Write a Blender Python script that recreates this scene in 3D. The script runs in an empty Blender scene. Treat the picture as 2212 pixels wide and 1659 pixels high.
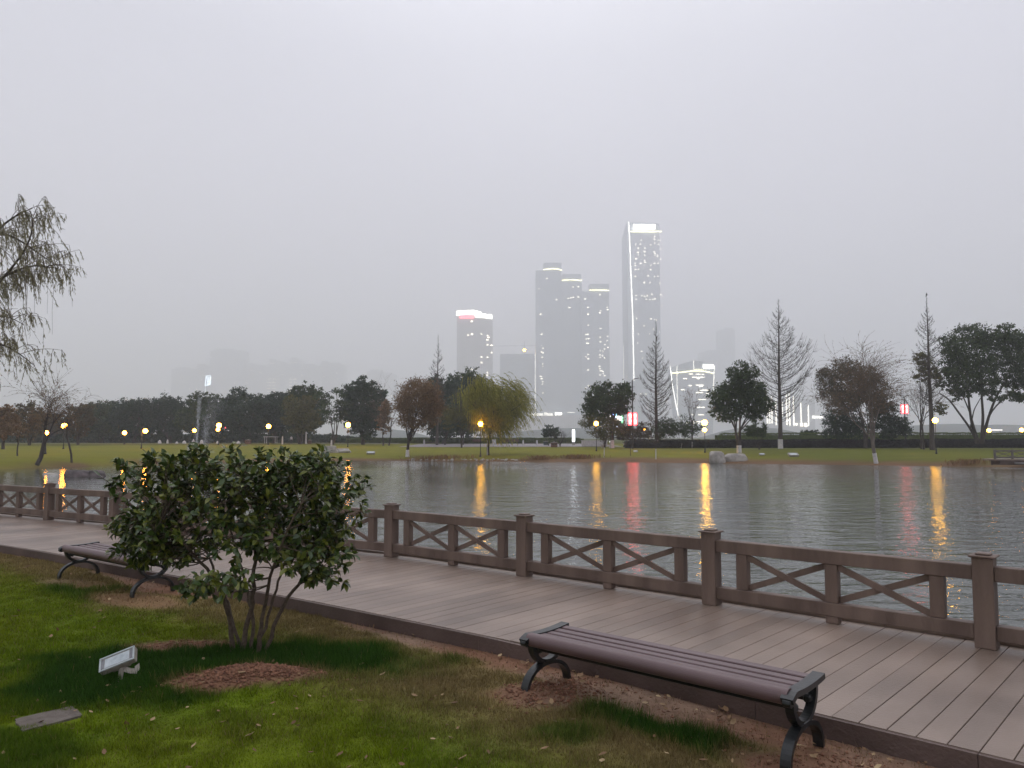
import bpy, math, random
import numpy as np
from mathutils import Vector, Matrix, noise as mnoise

# ------------------------------------------------------------------ camera, world, sun, exposure
SC = bpy.context.scene
COL = SC.collection
W0, H0, F0 = 2212.0, 1659.0, 1684.0          # measuring frame of the photograph and its focal length
HOR = 945.0
CAM_Z = 1.75
PITCH = math.atan((HOR - H0 / 2) / F0)
cam_d = bpy.data.cameras.new("camera")
cam_d.sensor_width = 36.0
cam_d.lens = 36.0 * F0 / W0
cam_d.clip_start = 0.05
cam_d.clip_end = 12000
cam = bpy.data.objects.new("camera", cam_d)
COL.objects.link(cam)
cam.location = (0, 0, CAM_Z)
cam.rotation_euler = (math.pi / 2 + PITCH, 0, 0)
SC.camera = cam

SUN_EL, SUN_ROT = 50.0, 5.0
w = bpy.data.worlds.new("World")
SC.world = w
w.use_nodes = True
nt = w.node_tree
for n in list(nt.nodes):
    nt.nodes.remove(n)
wo = nt.nodes.new("ShaderNodeOutputWorld")
bg = nt.nodes.new("ShaderNodeBackground")
sky = nt.nodes.new("ShaderNodeTexSky")
sky.sky_type = 'NISHITA'
sky.sun_disc = False
sky.sun_elevation = math.radians(SUN_EL)
sky.sun_rotation = math.radians(SUN_ROT)
sky.air_density = 1.0
sky.dust_density = 5.0
hs = nt.nodes.new("ShaderNodeHueSaturation")
hs.inputs['Saturation'].default_value = 0.12
tc = nt.nodes.new("ShaderNodeTexCoord")
sep = nt.nodes.new("ShaderNodeSeparateXYZ")
ramp = nt.nodes.new("ShaderNodeValToRGB")
ramp.color_ramp.elements[0].position = 0.0
ramp.color_ramp.elements[0].color = (8.7, 8.3, 9.4, 1)
ramp.color_ramp.elements[1].position = 0.95
ramp.color_ramp.elements[1].color = (15.4, 15.8, 17.6, 1)
e_mid = ramp.color_ramp.elements.new(0.45)
e_mid.color = (8.1, 8.1, 9.3, 1)
mx = nt.nodes.new("ShaderNodeMixRGB")
mx.inputs[0].default_value = 0.85
cl = nt.nodes.new("ShaderNodeTexNoise")
cl.inputs['Scale'].default_value = 1.7
cl.inputs['Detail'].default_value = 3.0
clr = nt.nodes.new("ShaderNodeMapRange")
clr.inputs['To Min'].default_value = 0.84
clr.inputs['To Max'].default_value = 1.16
mul = nt.nodes.new("ShaderNodeVectorMath")
mul.operation = 'SCALE'
bg.inputs['Strength'].default_value = 0.1
L = nt.links.new
L(sky.outputs[0], hs.inputs['Color'])
L(tc.outputs['Generated'], sep.inputs[0])
L(sep.outputs['Z'], ramp.inputs[0])
L(hs.outputs[0], mx.inputs[1])
L(ramp.outputs[0], mx.inputs[2])
L(tc.outputs['Generated'], cl.inputs['Vector'])
L(cl.outputs['Fac'], clr.inputs['Value'])
L(mx.outputs[0], mul.inputs[0])
L(clr.outputs[0], mul.inputs['Scale'])
L(mul.outputs[0], bg.inputs['Color'])
L(bg.outputs[0], wo.inputs['Surface'])

sd = bpy.data.lights.new("sun", 'SUN')
sd.energy = 0.5
sd.angle = math.radians(60)
sd.color = (1.0, 0.95, 0.9)
so = bpy.data.objects.new("sun", sd)
COL.objects.link(so)
# sun_rotation is measured clockwise from +Y
az = math.radians(SUN_ROT)
el = math.radians(SUN_EL)
sdir = Vector((math.sin(az) * math.cos(el), math.cos(az) * math.cos(el), math.sin(el)))
so.rotation_euler = sdir.to_track_quat('Z', 'Y').to_euler()

SC.view_settings.view_transform = 'Standard'
SC.view_settings.look = 'None'
SC.view_settings.exposure = 0.08
SC.view_settings.gamma = 1.0
SC.cycles.max_bounces = 12
SC.cycles.diffuse_bounces = 3
SC.cycles.glossy_bounces = 3
SC.cycles.transmission_bounces = 4
SC.cycles.transparent_max_bounces = 12
SC.cycles.volume_bounces = 8
SC.cycles.sample_clamp_indirect = 6.0
SC.cycles.caustics_reflective = True
SC.cycles.use_denoising = True

# ------------------------------------------------------------------ measuring helpers
F_ = np.array((0, math.cos(PITCH), math.sin(PITCH)))
U_ = np.array((0, -math.sin(PITCH), math.cos(PITCH)))
O_ = np.array((0.0, 0.0, CAM_Z))

def ray(u, v):
    return F_ + np.array((1.0, 0, 0)) * (u - W0 / 2) / F0 + U_ * (H0 / 2 - v) / F0

def at(u, v, Y):
    """the point at forward distance Y that the photograph shows at (u, v)"""
    d = ray(u, v)
    return O_ + d * (Y / d[1])

def gp(u, v, z=0.0):
    d = ray(u, v)
    return O_ + d * ((z - CAM_Z) / d[2])

def mpp(Y):
    return Y / F0

SHX = np.array([-400, -80, -45, -37, -35, -32, -24, -17.4, -4.9, 8.6, 20.7, 31, 40, 60, 400.0])
SHY = np.array([30, 42, 50, 57, 64, 71, 78, 81, 78, 75, 70.5, 66.5, 61, 55, 40.0])
WATER_Z = -0.6

def shore(x):
    return np.interp(x, SHX, SHY)

# boardwalk lines (near edge and railing line), left to right
NEAR = [(-60, 45.0), (-30, 27.0), (-14.5, 16.7), (-7.98, 12.15), (-6.6, 11.25), (-1.9, 7.85), (-.14, 6.5), (.12, 6.3), (1.84, 4.72), (2.64, 3.98), (6.0, 0.9), (14.0, -6.4), (40, -30.0)]

def unit(a):
    a = np.asarray(a, float)
    return a / np.linalg.norm(a)

def dist_poly(x, y, poly):
    """signed distance to a polyline (positive on its left side, walking left to right = lake side)"""
    best = np.full(np.shape(x), 1e9)
    sg = np.ones(np.shape(x))
    for (a, b) in zip(poly[:-1], poly[1:]):
        ax, ay = a
        dx, dy = b[0] - ax, b[1] - ay
        t = np.clip(((x - ax) * dx + (y - ay) * dy) / (dx * dx + dy * dy), 0, 1)
        ex, ey = x - (ax + t * dx), y - (ay + t * dy)
        dd = np.hypot(ex, ey)
        s = np.sign(dx * ey - dy * ex)
        m = dd < best
        best = np.where(m, dd, best)
        sg = np.where(m, s, sg)
    return best * sg

def smooth(a, b, t):
    t = np.clip((t - a) / (b - a), 0, 1)
    return t * t * (3 - 2 * t)

_rs = np.random.RandomState(5)
_lat = _rs.rand(256, 256)
def vnoise(x, y, s=1.0, seed=0):
    x = np.asarray(x, float) * s + seed * 17.3
    y = np.asarray(y, float) * s + seed * 9.1
    xi, yi = np.floor(x).astype(int), np.floor(y).astype(int)
    fx, fy = x - xi, y - yi
    fx, fy = fx * fx * (3 - 2 * fx), fy * fy * (3 - 2 * fy)
    g = lambda i, j: _lat[(xi + i) & 255, (yi + j) & 255]
    return (g(0, 0) * (1 - fx) + g(1, 0) * fx) * (1 - fy) + (g(0, 1) * (1 - fx) + g(1, 1) * fx) * fy

def fbm(x, y, s=1.0, seed=0, o=4):
    r, a, t = 0, 1.0, 0
    for k in range(o):
        r = r + a * vnoise(x, y, s * 2 ** k, seed + k)
        t += a
        a *= 0.5
    return r / t

def ground_z(x, y):
    x = np.asarray(x, float)
    y = np.asarray(y, float)
    sh = shore(x) + (vnoise(x, y * 0, 0.35, 3) - .5) * 0.8
    t = y - sh
    far = np.interp(t, [-8, -1, 0, 1.2, 5, 10, 30, 75, 400], [-1.6, -0.85, -0.6, -0.42, -0.16, 0.02, 0.27, 0.58, 0.6])
    dn = dist_poly(x, y, NEAR)
    near = -smooth(1.4, 4.0, dn) * 1.6
    und = (fbm(x, y, 0.6, 2, 3) - .5) * 0.04
    mound = 0.10 * np.exp(-(((x + 1.87) / .45) ** 2 + ((y - 5.75) / .26) ** 2)) + 0.05 * np.exp(-(((x - .25) / .5) ** 2 + ((y - 5.45) / .3) ** 2))
    nearz = near + und * (dn < 0) + mound
    return np.where(t > -8, far, nearz)

def gz(x, y):
    return float(ground_z(np.array([x]), np.array([y]))[0])

def ground_at(u, v, y0=45.0, y1=400.0):
    """where the line of sight through (u, v) first meets the far bank"""
    d = ray(u, v)
    ys = np.linspace(y0, y1, 4000)
    p = O_[None] + d[None] * (ys / d[1])[:, None]
    below = p[:, 2] <= ground_z(p[:, 0], p[:, 1])
    i = int(np.argmax(below)) if below.any() else len(ys) - 1
    return p[i]

# ------------------------------------------------------------------ mesh helpers
def mesh_np(name, verts, faces, smooth_=False, cols=None):
    verts = np.asarray(verts, np.float32)
    faces = np.asarray(faces, np.int32)
    n, k = faces.shape
    me = bpy.data.meshes.new(name)
    me.vertices.add(len(verts))
    me.vertices.foreach_set("co", verts.ravel())
    me.loops.add(n * k)
    me.loops.foreach_set("vertex_index", faces.ravel())
    me.polygons.add(n)
    me.polygons.foreach_set("loop_start", np.arange(0, n * k, k, dtype=np.int32))
    me.polygons.foreach_set("loop_total", np.full(n, k, np.int32))
    if smooth_:
        me.polygons.foreach_set("use_smooth", np.ones(n, bool))
    me.update(calc_edges=True)
    if cols is not None:
        a = me.color_attributes.new("col", 'FLOAT_COLOR', 'POINT')
        c = np.ones((len(verts), 4), np.float32)
        c[:, :3] = cols
        a.data.foreach_set("color", c.ravel())
    return me

def link(name, me, mat=None, parent=None, loc=None, **kw):
    o = bpy.data.objects.new(name, me)
    COL.objects.link(o)
    if mat is not None and me is not None and not me.materials:
        me.materials.append(mat)
    if loc is not None:
        o.location = loc
    if parent is not None:
        o.parent = parent
    for k, v in kw.items():
        o[k] = v
    return o

def thing(name, label, cat, loc=(0, 0, 0), rz=0.0, group=None):
    o = bpy.data.objects.new(name, None)
    COL.objects.link(o)
    o.location = loc
    o.rotation_euler = (0, 0, rz)
    o.empty_display_size = 0.2
    o['label'] = label
    o['category'] = cat
    if group:
        o['group'] = group
    return o

class MB:
    """collects boxes, tubes and prisms into one mesh"""
    def __init__(s):
        s.v, s.f = [], []
    def add(s, vs, fs):
        b = len(s.v)
        s.v += [tuple(float(c) for c in q) for q in vs]
        s.f += [tuple(b + i for i in q) for q in fs]
        return s
    def box(s, c, d, R=None, bev=0.0):
        hx, hy, hz = d[0] / 2, d[1] / 2, d[2] / 2
        if bev <= 0:
            vs = [(x, y, z) for z in (-hz, hz) for (x, y) in ((-hx, -hy), (hx, -hy), (hx, hy), (-hx, hy))]
            fs = [(3, 2, 1, 0), (4, 5, 6, 7), (0, 1, 5, 4), (1, 2, 6, 5), (2, 3, 7, 6), (3, 0, 4, 7)]
        else:
            b = min(bev, hx * .9, hy * .9, hz * .9)
            vs, idx = [], {}
            for sx in (-1, 1):
                for sy in (-1, 1):
                    for sz in (-1, 1):
                        for a in range(3):
                            p = [sx * (hx - b), sy * (hy - b), sz * (hz - b)]
                            p[a] = (sx * hx, sy * hy, sz * hz)[a]
                            idx[(sx, sy, sz, a)] = len(vs)
                            vs.append(tuple(p))
            fs = []
            for a in range(3):
                o1, o2 = [i for i in range(3) if i != a]
                for sg in (-1, 1):
                    q = []
                    for (p1, p2) in ((-1, -1), (1, -1), (1, 1), (-1, 1)):
                        k = [0, 0, 0]; k[a] = sg; k[o1] = p1; k[o2] = p2
                        q.append(idx[(k[0], k[1], k[2], a)])
                    fs.append(tuple(q))
            for a in range(3):
                o1, o2 = [i for i in range(3) if i != a]
                for p1 in (-1, 1):
                    for p2 in (-1, 1):
                        def K(sa, ax):
                            k = [0, 0, 0]; k[a] = sa; k[o1] = p1; k[o2] = p2
                            return idx[(k[0], k[1], k[2], ax)]
                        fs.append((K(-1, o1), K(1, o1), K(1, o2), K(-1, o2)))
            for sx in (-1, 1):
                for sy in (-1, 1):
                    for sz in (-1, 1):
                        fs.append(tuple(idx[(sx, sy, sz, a)] for a in range(3)))
        vs = [Vector(q) for q in vs]
        if R is not None:
            vs = [R @ q for q in vs]
        c = Vector(c)
        return s.add([q + c for q in vs], fs)
    def tube(s, pts, rads, n=8, cap=True):
        pts = [Vector(p) for p in pts]
        if not hasattr(rads, '__len__'):
            rads = [rads] * len(pts)
        up = Vector((0, 0, 1))
        t0 = (pts[1] - pts[0]).normalized()
        if abs(t0.dot(up)) > .95:
            up = Vector((1, 0, 0))
        a = t0.cross(up).normalized()
        b = t0.cross(a).normalized()
        vs, fs = [], []
        for i, p in enumerate(pts):
            t = (pts[min(i + 1, len(pts) - 1)] - pts[max(i - 1, 0)]).normalized()
            a = (a - t * a.dot(t)).normalized()
            b = t.cross(a)
            for k in range(n):
                an = 2 * math.pi * k / n
                vs.append(p + (a * math.cos(an) + b * math.sin(an)) * rads[i])
        for i in range(len(pts) - 1):
            for k in range(n):
                fs.append((i * n + k, i * n + (k + 1) % n, (i + 1) * n + (k + 1) % n, (i + 1) * n + k))
        if cap:
            fs.append(tuple(range(n - 1, -1, -1)))
            fs.append(tuple((len(pts) - 1) * n + k for k in range(n)))
        return s.add(vs, fs)
    def prism(s, poly, z0, z1, top=None):
        n = len(poly)
        tp = top if top is not None else [z1] * n
        vs = [(p[0], p[1], z0) for p in poly] + [(p[0], p[1], t) for p, t in zip(poly, tp)]
        fs = [tuple(range(n - 1, -1, -1)), tuple(range(n, 2 * n))]
        for i in range(n):
            j = (i + 1) % n
            fs.append((i, j, n + j, n + i))
        return s.add(vs, fs)
    def lathe(s, prof, c=(0, 0, 0), n=12):
        vs, fs = [], []
        for (r, z) in prof:
            for k in range(n):
                an = 2 * math.pi * k / n
                vs.append((c[0] + r * math.cos(an), c[1] + r * math.sin(an), c[2] + z))
        m = len(prof)
        for i in range(m - 1):
            for k in range(n):
                fs.append((i * n + k, i * n + (k + 1) % n, (i + 1) * n + (k + 1) % n, (i + 1) * n + k))
        fs.append(tuple(range(n - 1, -1, -1)))
        fs.append(tuple((m - 1) * n + k for k in range(n)))
        return s.add(vs, fs)
    def strip(s, pts, w, axis, t):
        """a flat band following pts (in a plane normal to axis), thickness t in the plane, width w along axis"""
        ax = Vector(axis).normalized()
        pts = [Vector(p) for p in pts]
        vs, fs = [], []
        for i, p in enumerate(pts):
            d = (pts[min(i + 1, len(pts) - 1)] - pts[max(i - 1, 0)]).normalized()
            nrm = d.cross(ax).normalized()
            for (a, b) in ((-.5, -.5), (.5, -.5), (.5, .5), (-.5, .5)):
                vs.append(p + ax * (w * a) + nrm * (t * b))
        for i in range(len(pts) - 1):
            for k in range(4):
                fs.append((i * 4 + k, i * 4 + (k + 1) % 4, i * 4 + 4 + (k + 1) % 4, i * 4 + 4 + k))
        fs.append((3, 2, 1, 0))
        e = (len(pts) - 1) * 4
        fs.append((e, e + 1, e + 2, e + 3))
        return s.add(vs, fs)
    def mesh(s, name, smooth_=False):
        me = bpy.data.meshes.new(name)
        me.from_pydata(s.v, [], s.f)
        import bmesh
        bm = bmesh.new()
        bm.from_mesh(me)
        bmesh.ops.recalc_face_normals(bm, faces=bm.faces)
        bm.to_mesh(me)
        bm.free()
        if smooth_:
            me.polygons.foreach_set("use_smooth", np.ones(len(me.polygons), bool))
        return me
    def build(s, name, mat, parent=None, smooth_=False, **kw):
        return link(name, s.mesh(name, smooth_), mat, parent, **kw)

# ------------------------------------------------------------------ materials
def new_mat(name):
    m = bpy.data.materials.new(name)
    m.use_nodes = True
    nt = m.node_tree
    b = nt.nodes['Principled BSDF']
    return m, nt, b

def mat_noise(name, c1, c2, scale=5, detail=4, rough=.7, bump=0.0, bscale=None, spec=.4, stretch=None, metallic=0.0, island=0.0, gloss_var=0.0):
    """two-tone noise colour with optional bump; island adds a random tone per separate piece"""
    m, nt, b = new_mat(name)
    N, L = nt.nodes.new, nt.links.new
    tc = N("ShaderNodeTexCoord")
    mp = N("ShaderNodeMapping")
    if stretch:
        mp.inputs['Scale'].default_value = stretch
    L(tc.outputs['Object'], mp.inputs[0])
    n = N("ShaderNodeTexNoise")
    n.inputs['Scale'].default_value = scale
    n.inputs['Detail'].default_value = detail
    L(mp.outputs[0], n.inputs['Vector'])
    r = N("ShaderNodeValToRGB")
    r.color_ramp.elements[0].position = .32
    r.color_ramp.elements[1].position = .68
    r.color_ramp.elements[0].color = (*c1, 1)
    r.color_ramp.elements[1].color = (*c2, 1)
    L(n.outputs['Fac'], r.inputs[0])
    out = r.outputs[0]
    if island > 0:
        g = N("ShaderNodeNewGeometry")
        mr = N("ShaderNodeMapRange")
        mr.inputs['To Min'].default_value = 1 - island
        mr.inputs['To Max'].default_value = 1 + island
        L(g.outputs['Random Per Island'], mr.inputs['Value'])
        vm = N("ShaderNodeVectorMath")
        vm.operation = 'SCALE'
        L(out, vm.inputs[0])
        L(mr.outputs[0], vm.inputs['Scale'])
        out = vm.outputs[0]
    L(out, b.inputs['Base Color'])
    b.inputs['Roughness'].default_value = rough
    b.inputs['Specular IOR Level'].default_value = spec
    b.inputs['Metallic'].default_value = metallic
    if gloss_var:
        mr2 = N("ShaderNodeMapRange")
        mr2.inputs['To Min'].default_value = rough - gloss_var
        mr2.inputs['To Max'].default_value = rough + gloss_var
        L(n.outputs['Fac'], mr2.inputs['Value'])
        L(mr2.outputs[0], b.inputs['Roughness'])
    if bump:
        n2 = N("ShaderNodeTexNoise")
        n2.inputs['Scale'].default_value = bscale or scale * 4
        n2.inputs['Detail'].default_value = 5
        L(mp.outputs[0], n2.inputs['Vector'])
        bp = N("ShaderNodeBump")
        bp.inputs['Strength'].default_value = min(1.0, bump)
        bp.inputs['Distance'].default_value = .02
        L(n2.outputs['Fac'], bp.inputs['Height'])
        L(bp.outputs[0], b.inputs['Normal'])
    return m

def mat_leaf(name, c1, c2, c3, scale=1.2, rough=.55, trans=.25, spec=.35):
    m, nt, b = new_mat(name)
    N, L = nt.nodes.new, nt.links.new
    g = N("ShaderNodeNewGeometry")
    tc = N("ShaderNodeTexCoord")
    n = N("ShaderNodeTexNoise")
    n.inputs['Scale'].default_value = scale
    n.inputs['Detail'].default_value = 2
    L(tc.outputs['Object'], n.inputs['Vector'])
    ad = N("ShaderNodeMath")
    ad.operation = 'MULTIPLY_ADD'
    ad.inputs[1].default_value = .55
    L(g.outputs['Random Per Island'], ad.inputs[0])
    sc = N("ShaderNodeMath")
    sc.operation = 'MULTIPLY'
    sc.inputs[1].default_value = .5
    L(n.outputs['Fac'], sc.inputs[0])
    L(sc.outputs[0], ad.inputs[2])
    r = N("ShaderNodeValToRGB")
    r.color_ramp.elements[0].position = .12
    r.color_ramp.elements[1].position = .8
    e = r.color_ramp.elements.new(.5)
    r.color_ramp.elements[0].color = (*c1, 1)
    e.color = (*c2, 1)
    r.color_ramp.elements[2].color = (*c3, 1)
    L(ad.outputs[0], r.inputs[0])
    L(r.outputs[0], b.inputs['Base Color'])
    b.inputs['Roughness'].default_value = rough
    b.inputs['Specular IOR Level'].default_value = spec
    if trans > 0:
        t = N("ShaderNodeBsdfTranslucent")
        L(r.outputs[0], t.inputs['Color'])
        mix = N("ShaderNodeMixShader")
        mix.inputs[0].default_value = trans
        L(b.outputs[0], mix.inputs[1])
        L(t.outputs[0], mix.inputs[2])
        L(mix.outputs[0], nt.nodes['Material Output'].inputs['Surface'])
    return m

def mat_emit(name, col, strength):
    m, nt, b = new_mat(name)
    b.inputs['Base Color'].default_value = (.6, .6, .6, 1)
    b.inputs['Emission Color'].default_value = (*col, 1)
    b.inputs['Emission Strength'].default_value = strength
    return m

def mat_vcol(name, rough=.8, noise_amt=.25, scale=40, bump=.5, trans=0.0, spec=.2):
    m, nt, b = new_mat(name)
    N, L = nt.nodes.new, nt.links.new
    a = N("ShaderNodeVertexColor")
    a.layer_name = "col"
    tc = N("ShaderNodeTexCoord")
    n = N("ShaderNodeTexNoise")
    n.inputs['Scale'].default_value = scale
    n.inputs['Detail'].default_value = 6
    n.inputs['Roughness'].default_value = .7
    L(tc.outputs['Object'], n.inputs['Vector'])
    mr = N("ShaderNodeMapRange")
    mr.inputs['From Min'].default_value = .25
    mr.inputs['From Max'].default_value = .75
    mr.inputs['To Min'].default_value = 1 - noise_amt
    mr.inputs['To Max'].default_value = 1 + noise_amt
    L(n.outputs['Fac'], mr.inputs['Value'])
    vm = N("ShaderNodeVectorMath")
    vm.operation = 'SCALE'
    L(a.outputs['Color'], vm.inputs[0])
    L(mr.outputs[0], vm.inputs['Scale'])
    L(vm.outputs[0], b.inputs['Base Color'])
    b.inputs['Roughness'].default_value = rough
    b.inputs['Specular IOR Level'].default_value = spec
    if bump:
        bp = N("ShaderNodeBump")
        bp.inputs['Strength'].default_value = bump
        bp.inputs['Distance'].default_value = .02
        L(n.outputs['Fac'], bp.inputs['Height'])
        L(bp.outputs[0], b.inputs['Normal'])
    if trans > 0:
        t = N("ShaderNodeBsdfTranslucent")
        L(vm.outputs[0], t.inputs['Color'])
        mix = N("ShaderNodeMixShader")
        mix.inputs[0].default_value = trans
        L(b.outputs[0], mix.inputs[1])
        L(t.outputs[0], mix.inputs[2])
        L(mix.outputs[0], nt.nodes['Material Output'].inputs['Surface'])
    return m

M = {}
M['rail'] = mat_noise('composite_rail', (.100, .066, .052), (.185, .128, .100), 5, 7, .58, .4, 70, stretch=(1, 1, .15), gloss_var=.1, island=.07)
M['deck'] = mat_noise('composite_plank', (.150, .106, .082), (.265, .198, .158), 1.1, 7, .42, .2, 70, island=.13, spec=.5, gloss_var=.12)
M['fascia'] = mat_noise('fascia_board', (.08, .052, .044), (.12, .08, .068), 2.5, 5, .6, .3, 40)
M['slat'] = mat_noise('bench_slat', (.10, .058, .060), (.13, .080, .082), 2, 4, .42, .08, 90, spec=.5)
M['iron'] = mat_noise('cast_iron', (.006, .007, .008), (.016, .018, .019), 14, 5, .38, .06, 60, spec=.5, gloss_var=.12)
M['darkpost'] = mat_noise('lamp_post_metal', (.012, .013, .014), (.025, .026, .028), 4, 3, .5)
M['ground'] = mat_vcol('ground_cover', .9, .28, 22, .6, spec=.1)
M['blade'] = mat_vcol('grass_blade', .7, .15, 3, 0, trans=.3, spec=.08)
M['soil'] = mat_noise('red_soil', (.15, .064, .038), (.27, .135, .08), 9, 6, .95, .8, 60, island=.25)
M['stone'] = mat_noise('boulder', (.22, .2, .18), (.42, .39, .35), 1.6, 6, .85, .8, 8)
M['darkstone'] = mat_noise('dark_boulder', (.06, .05, .05), (.15, .12, .12), 1.5, 6, .8, .8, 6)
M['paving'] = mat_noise('paving', (.16, .14, .14), (.25, .22, .22), .8, 5, .7, .3, 6)
M['bark'] = mat_noise('bark', (.035, .028, .024), (.085, .07, .06), 6, 5, .9, .8, 18, stretch=(1, 1, .25))
M['palebark'] = mat_noise('pale_bark', (.11, .09, .075), (.2, .17, .14), 6, 5, .9, .6, 18, stretch=(1, 1, .25))
M['limewash'] = mat_noise('limewash', (.42, .4, .4), (.62, .6, .6), 8, 4, .9, .3, 20)
# ------------------------------------------------------------------ ground (one sheet to the horizon)
def axis(fine0, fine1, step, lo, hi, growth=1.12):
    a = list(np.arange(fine0, fine1 + 1e-6, step))
    s = step
    x = fine1
    while x < hi:
        s *= growth
        x += s
        a.append(min(x, hi))
    s = step
    x = fine0
    pre = []
    while x > lo:
        s *= growth
        x -= s
        pre.append(max(x, lo))
    return np.array(pre[::-1] + a)

BUSH = (-2.10, 6.45)

def zones(x, y):
    """soil, dry grass, lush grass, mown lawn amounts and the near-bank ground colour"""
    dn = -dist_poly(x, y, NEAR)             # metres in from the boardwalk edge
    n1 = fbm(x, y, 1.1, 1, 4)
    n2 = fbm(x, y, 5.0, 7, 4)
    n3 = fbm(x, y, .35, 11, 3)
    wob = (n1 - .5) * .9 + (n2 - .5) * .5
    # trodden earth strip beside the boardwalk, wide by the two benches
    along = x
    wdt = .08 + .12 * smooth(-.9, .3, x) + .24 * np.exp(-((x - 1.2) / 1.5) ** 2) + .42 * np.exp(-((x + 4.2) / .7) ** 2) + .15 * np.exp(-((x + .6) / .8) ** 2)
    soil = smooth(.10, -.10, dn - wdt - wob * .35)
    soil *= smooth(-8.5, -6.5, x + n1 * 2)
    def blob(cx, cy, rx, ry, a=0.0):
        c, s_ = math.cos(a), math.sin(a)
        dx, dy = x - cx, y - cy
        px, py = dx * c + dy * s_, -dx * s_ + dy * c
        return smooth(1.35, .65, np.hypot(px / rx, py / ry) + wob * 1.1)
    soil = np.maximum(soil, blob(-1.85, 5.72, .52, .21, .22))
    soil = np.maximum(soil, blob(-2.75, 6.72, .42, .16, .1))
    soil = np.maximum(soil, blob(.28, 5.38, .42, .30, .3))
    soil = np.maximum(soil, blob(1.75, 4.15, .55, .32, -.4) )
    soil = np.maximum(soil, blob(-5.3, 9.55, .55, .22, -.5) * .7)
    soil = np.maximum(soil, blob(-4.0, 8.55, .6, .25, -.5) * .8)
    dry = smooth(1.0, .3, dn - wdt - wob * .6) * .85
    dry = np.maximum(dry, smooth(.62, .78, n3) * .15)
    dry = np.maximum(dry, smooth(1.9, .8, dn) * smooth(-3.2, -1.2, x) * .9)
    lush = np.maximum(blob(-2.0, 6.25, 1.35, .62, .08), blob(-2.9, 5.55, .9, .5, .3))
    lush = np.maximum(lush, blob(.95, 4.78, .95, .24, -.72))
    lush = np.maximum(lush, blob(.33, 4.72, .25, .16) * .8)
    lush = np.maximum(lush, blob(-4.75, 9.05, .9, .3, -.6) * .8)
    lush = np.maximum(lush, blob(-3.3, 4.4, 1.2, .5) * .5)
    soil = np.clip(soil, 0, 1)
    lush = np.clip(lush, 0, 1) * (1 - soil)
    dry = np.clip(dry, 0, 1) * (1 - lush) * (1 - soil)
    def C(*c):
        return np.array(c)[None, :]
    e = lambda a: np.asarray(a)[..., None]
    g = C(.086, .124, .005) * (0.72 + .65 * e(n2)) + C(.016, .010, 0) * e(smooth(.4, .65, n1))
    g = g * (1 - .55 * e(smooth(6, 12, y)) ) + C(.120, .130, .012) * .55 * e(smooth(6, 12, y))
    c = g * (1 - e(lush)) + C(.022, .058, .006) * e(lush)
    c = c * (1 - e(dry)) + C(.175, .125, .058) * e(dry) * (0.7 + .6 * e(n2))
    path = smooth(.35, .75, n1)
    sc_ = C(.190, .100, .062) * (1 - e(path)) + C(.215, .142, .100) * e(path)
    c = c * (1 - e(soil)) + sc_ * e(soil) * (.75 + .5 * e(n2))
    return soil, dry, lush, dn, c

def ground_color(x, y):
    soil, dry, lush, dn, c = zones(x, y)
    sh = shore(x)
    t = y - sh
    n1 = fbm(x, y, .12, 4, 4)
    n2 = fbm(x, y, .9, 8, 3)
    e = lambda a: np.asarray(a)[..., None]
    lawn = np.array((.130, .136, .012)) * (.8 + .4 * e(n2)) + np.array((.03, 0.01, 0)) * e(n1)
    green = smooth(15, 32, x)
    lawn = lawn * (1 - .45 * e(green)) + np.array((.035, .062, .008)) * .45 * e(green)
    bank = np.array((.14, .082, .044)) * (.7 + .6 * e(n2))
    bw = np.interp(x, [-60, -30, -5, 5, 12, 20, 45], [5, 2.5, 1.5, 4, 6, 4.5, 4])
    k = e(smooth(1.0, 0.35, t / (bw * (.6 + .8 * n1))))
    f = lawn * (1 - k) + bank * k
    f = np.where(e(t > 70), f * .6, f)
    return np.where(e(t > -8), f, c)

gx = axis(-11, 4.5, .06, -5500, 5500, 1.14)
gy = axis(3.0, 13.0, .06, -1100, 6500, 1.10)
extra = np.arange(40, 112, 1.0)
gy = np.unique(np.concatenate([gy, extra]))
X, Y = np.meshgrid(gx, gy)
Z = ground_z(X, Y)
nx, ny = len(gx), len(gy)
V = np.stack([X.ravel(), Y.ravel(), Z.ravel()], 1)
i = np.arange(ny - 1)[:, None] * nx + np.arange(nx - 1)[None, :]
Fc = np.stack([i, i + 1, i + nx + 1, i + nx], -1).reshape(-1, 4)
ground = link('ground', mesh_np('ground', V, Fc, True, ground_color(X.ravel(), Y.ravel())), M['ground'], kind='structure')

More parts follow.
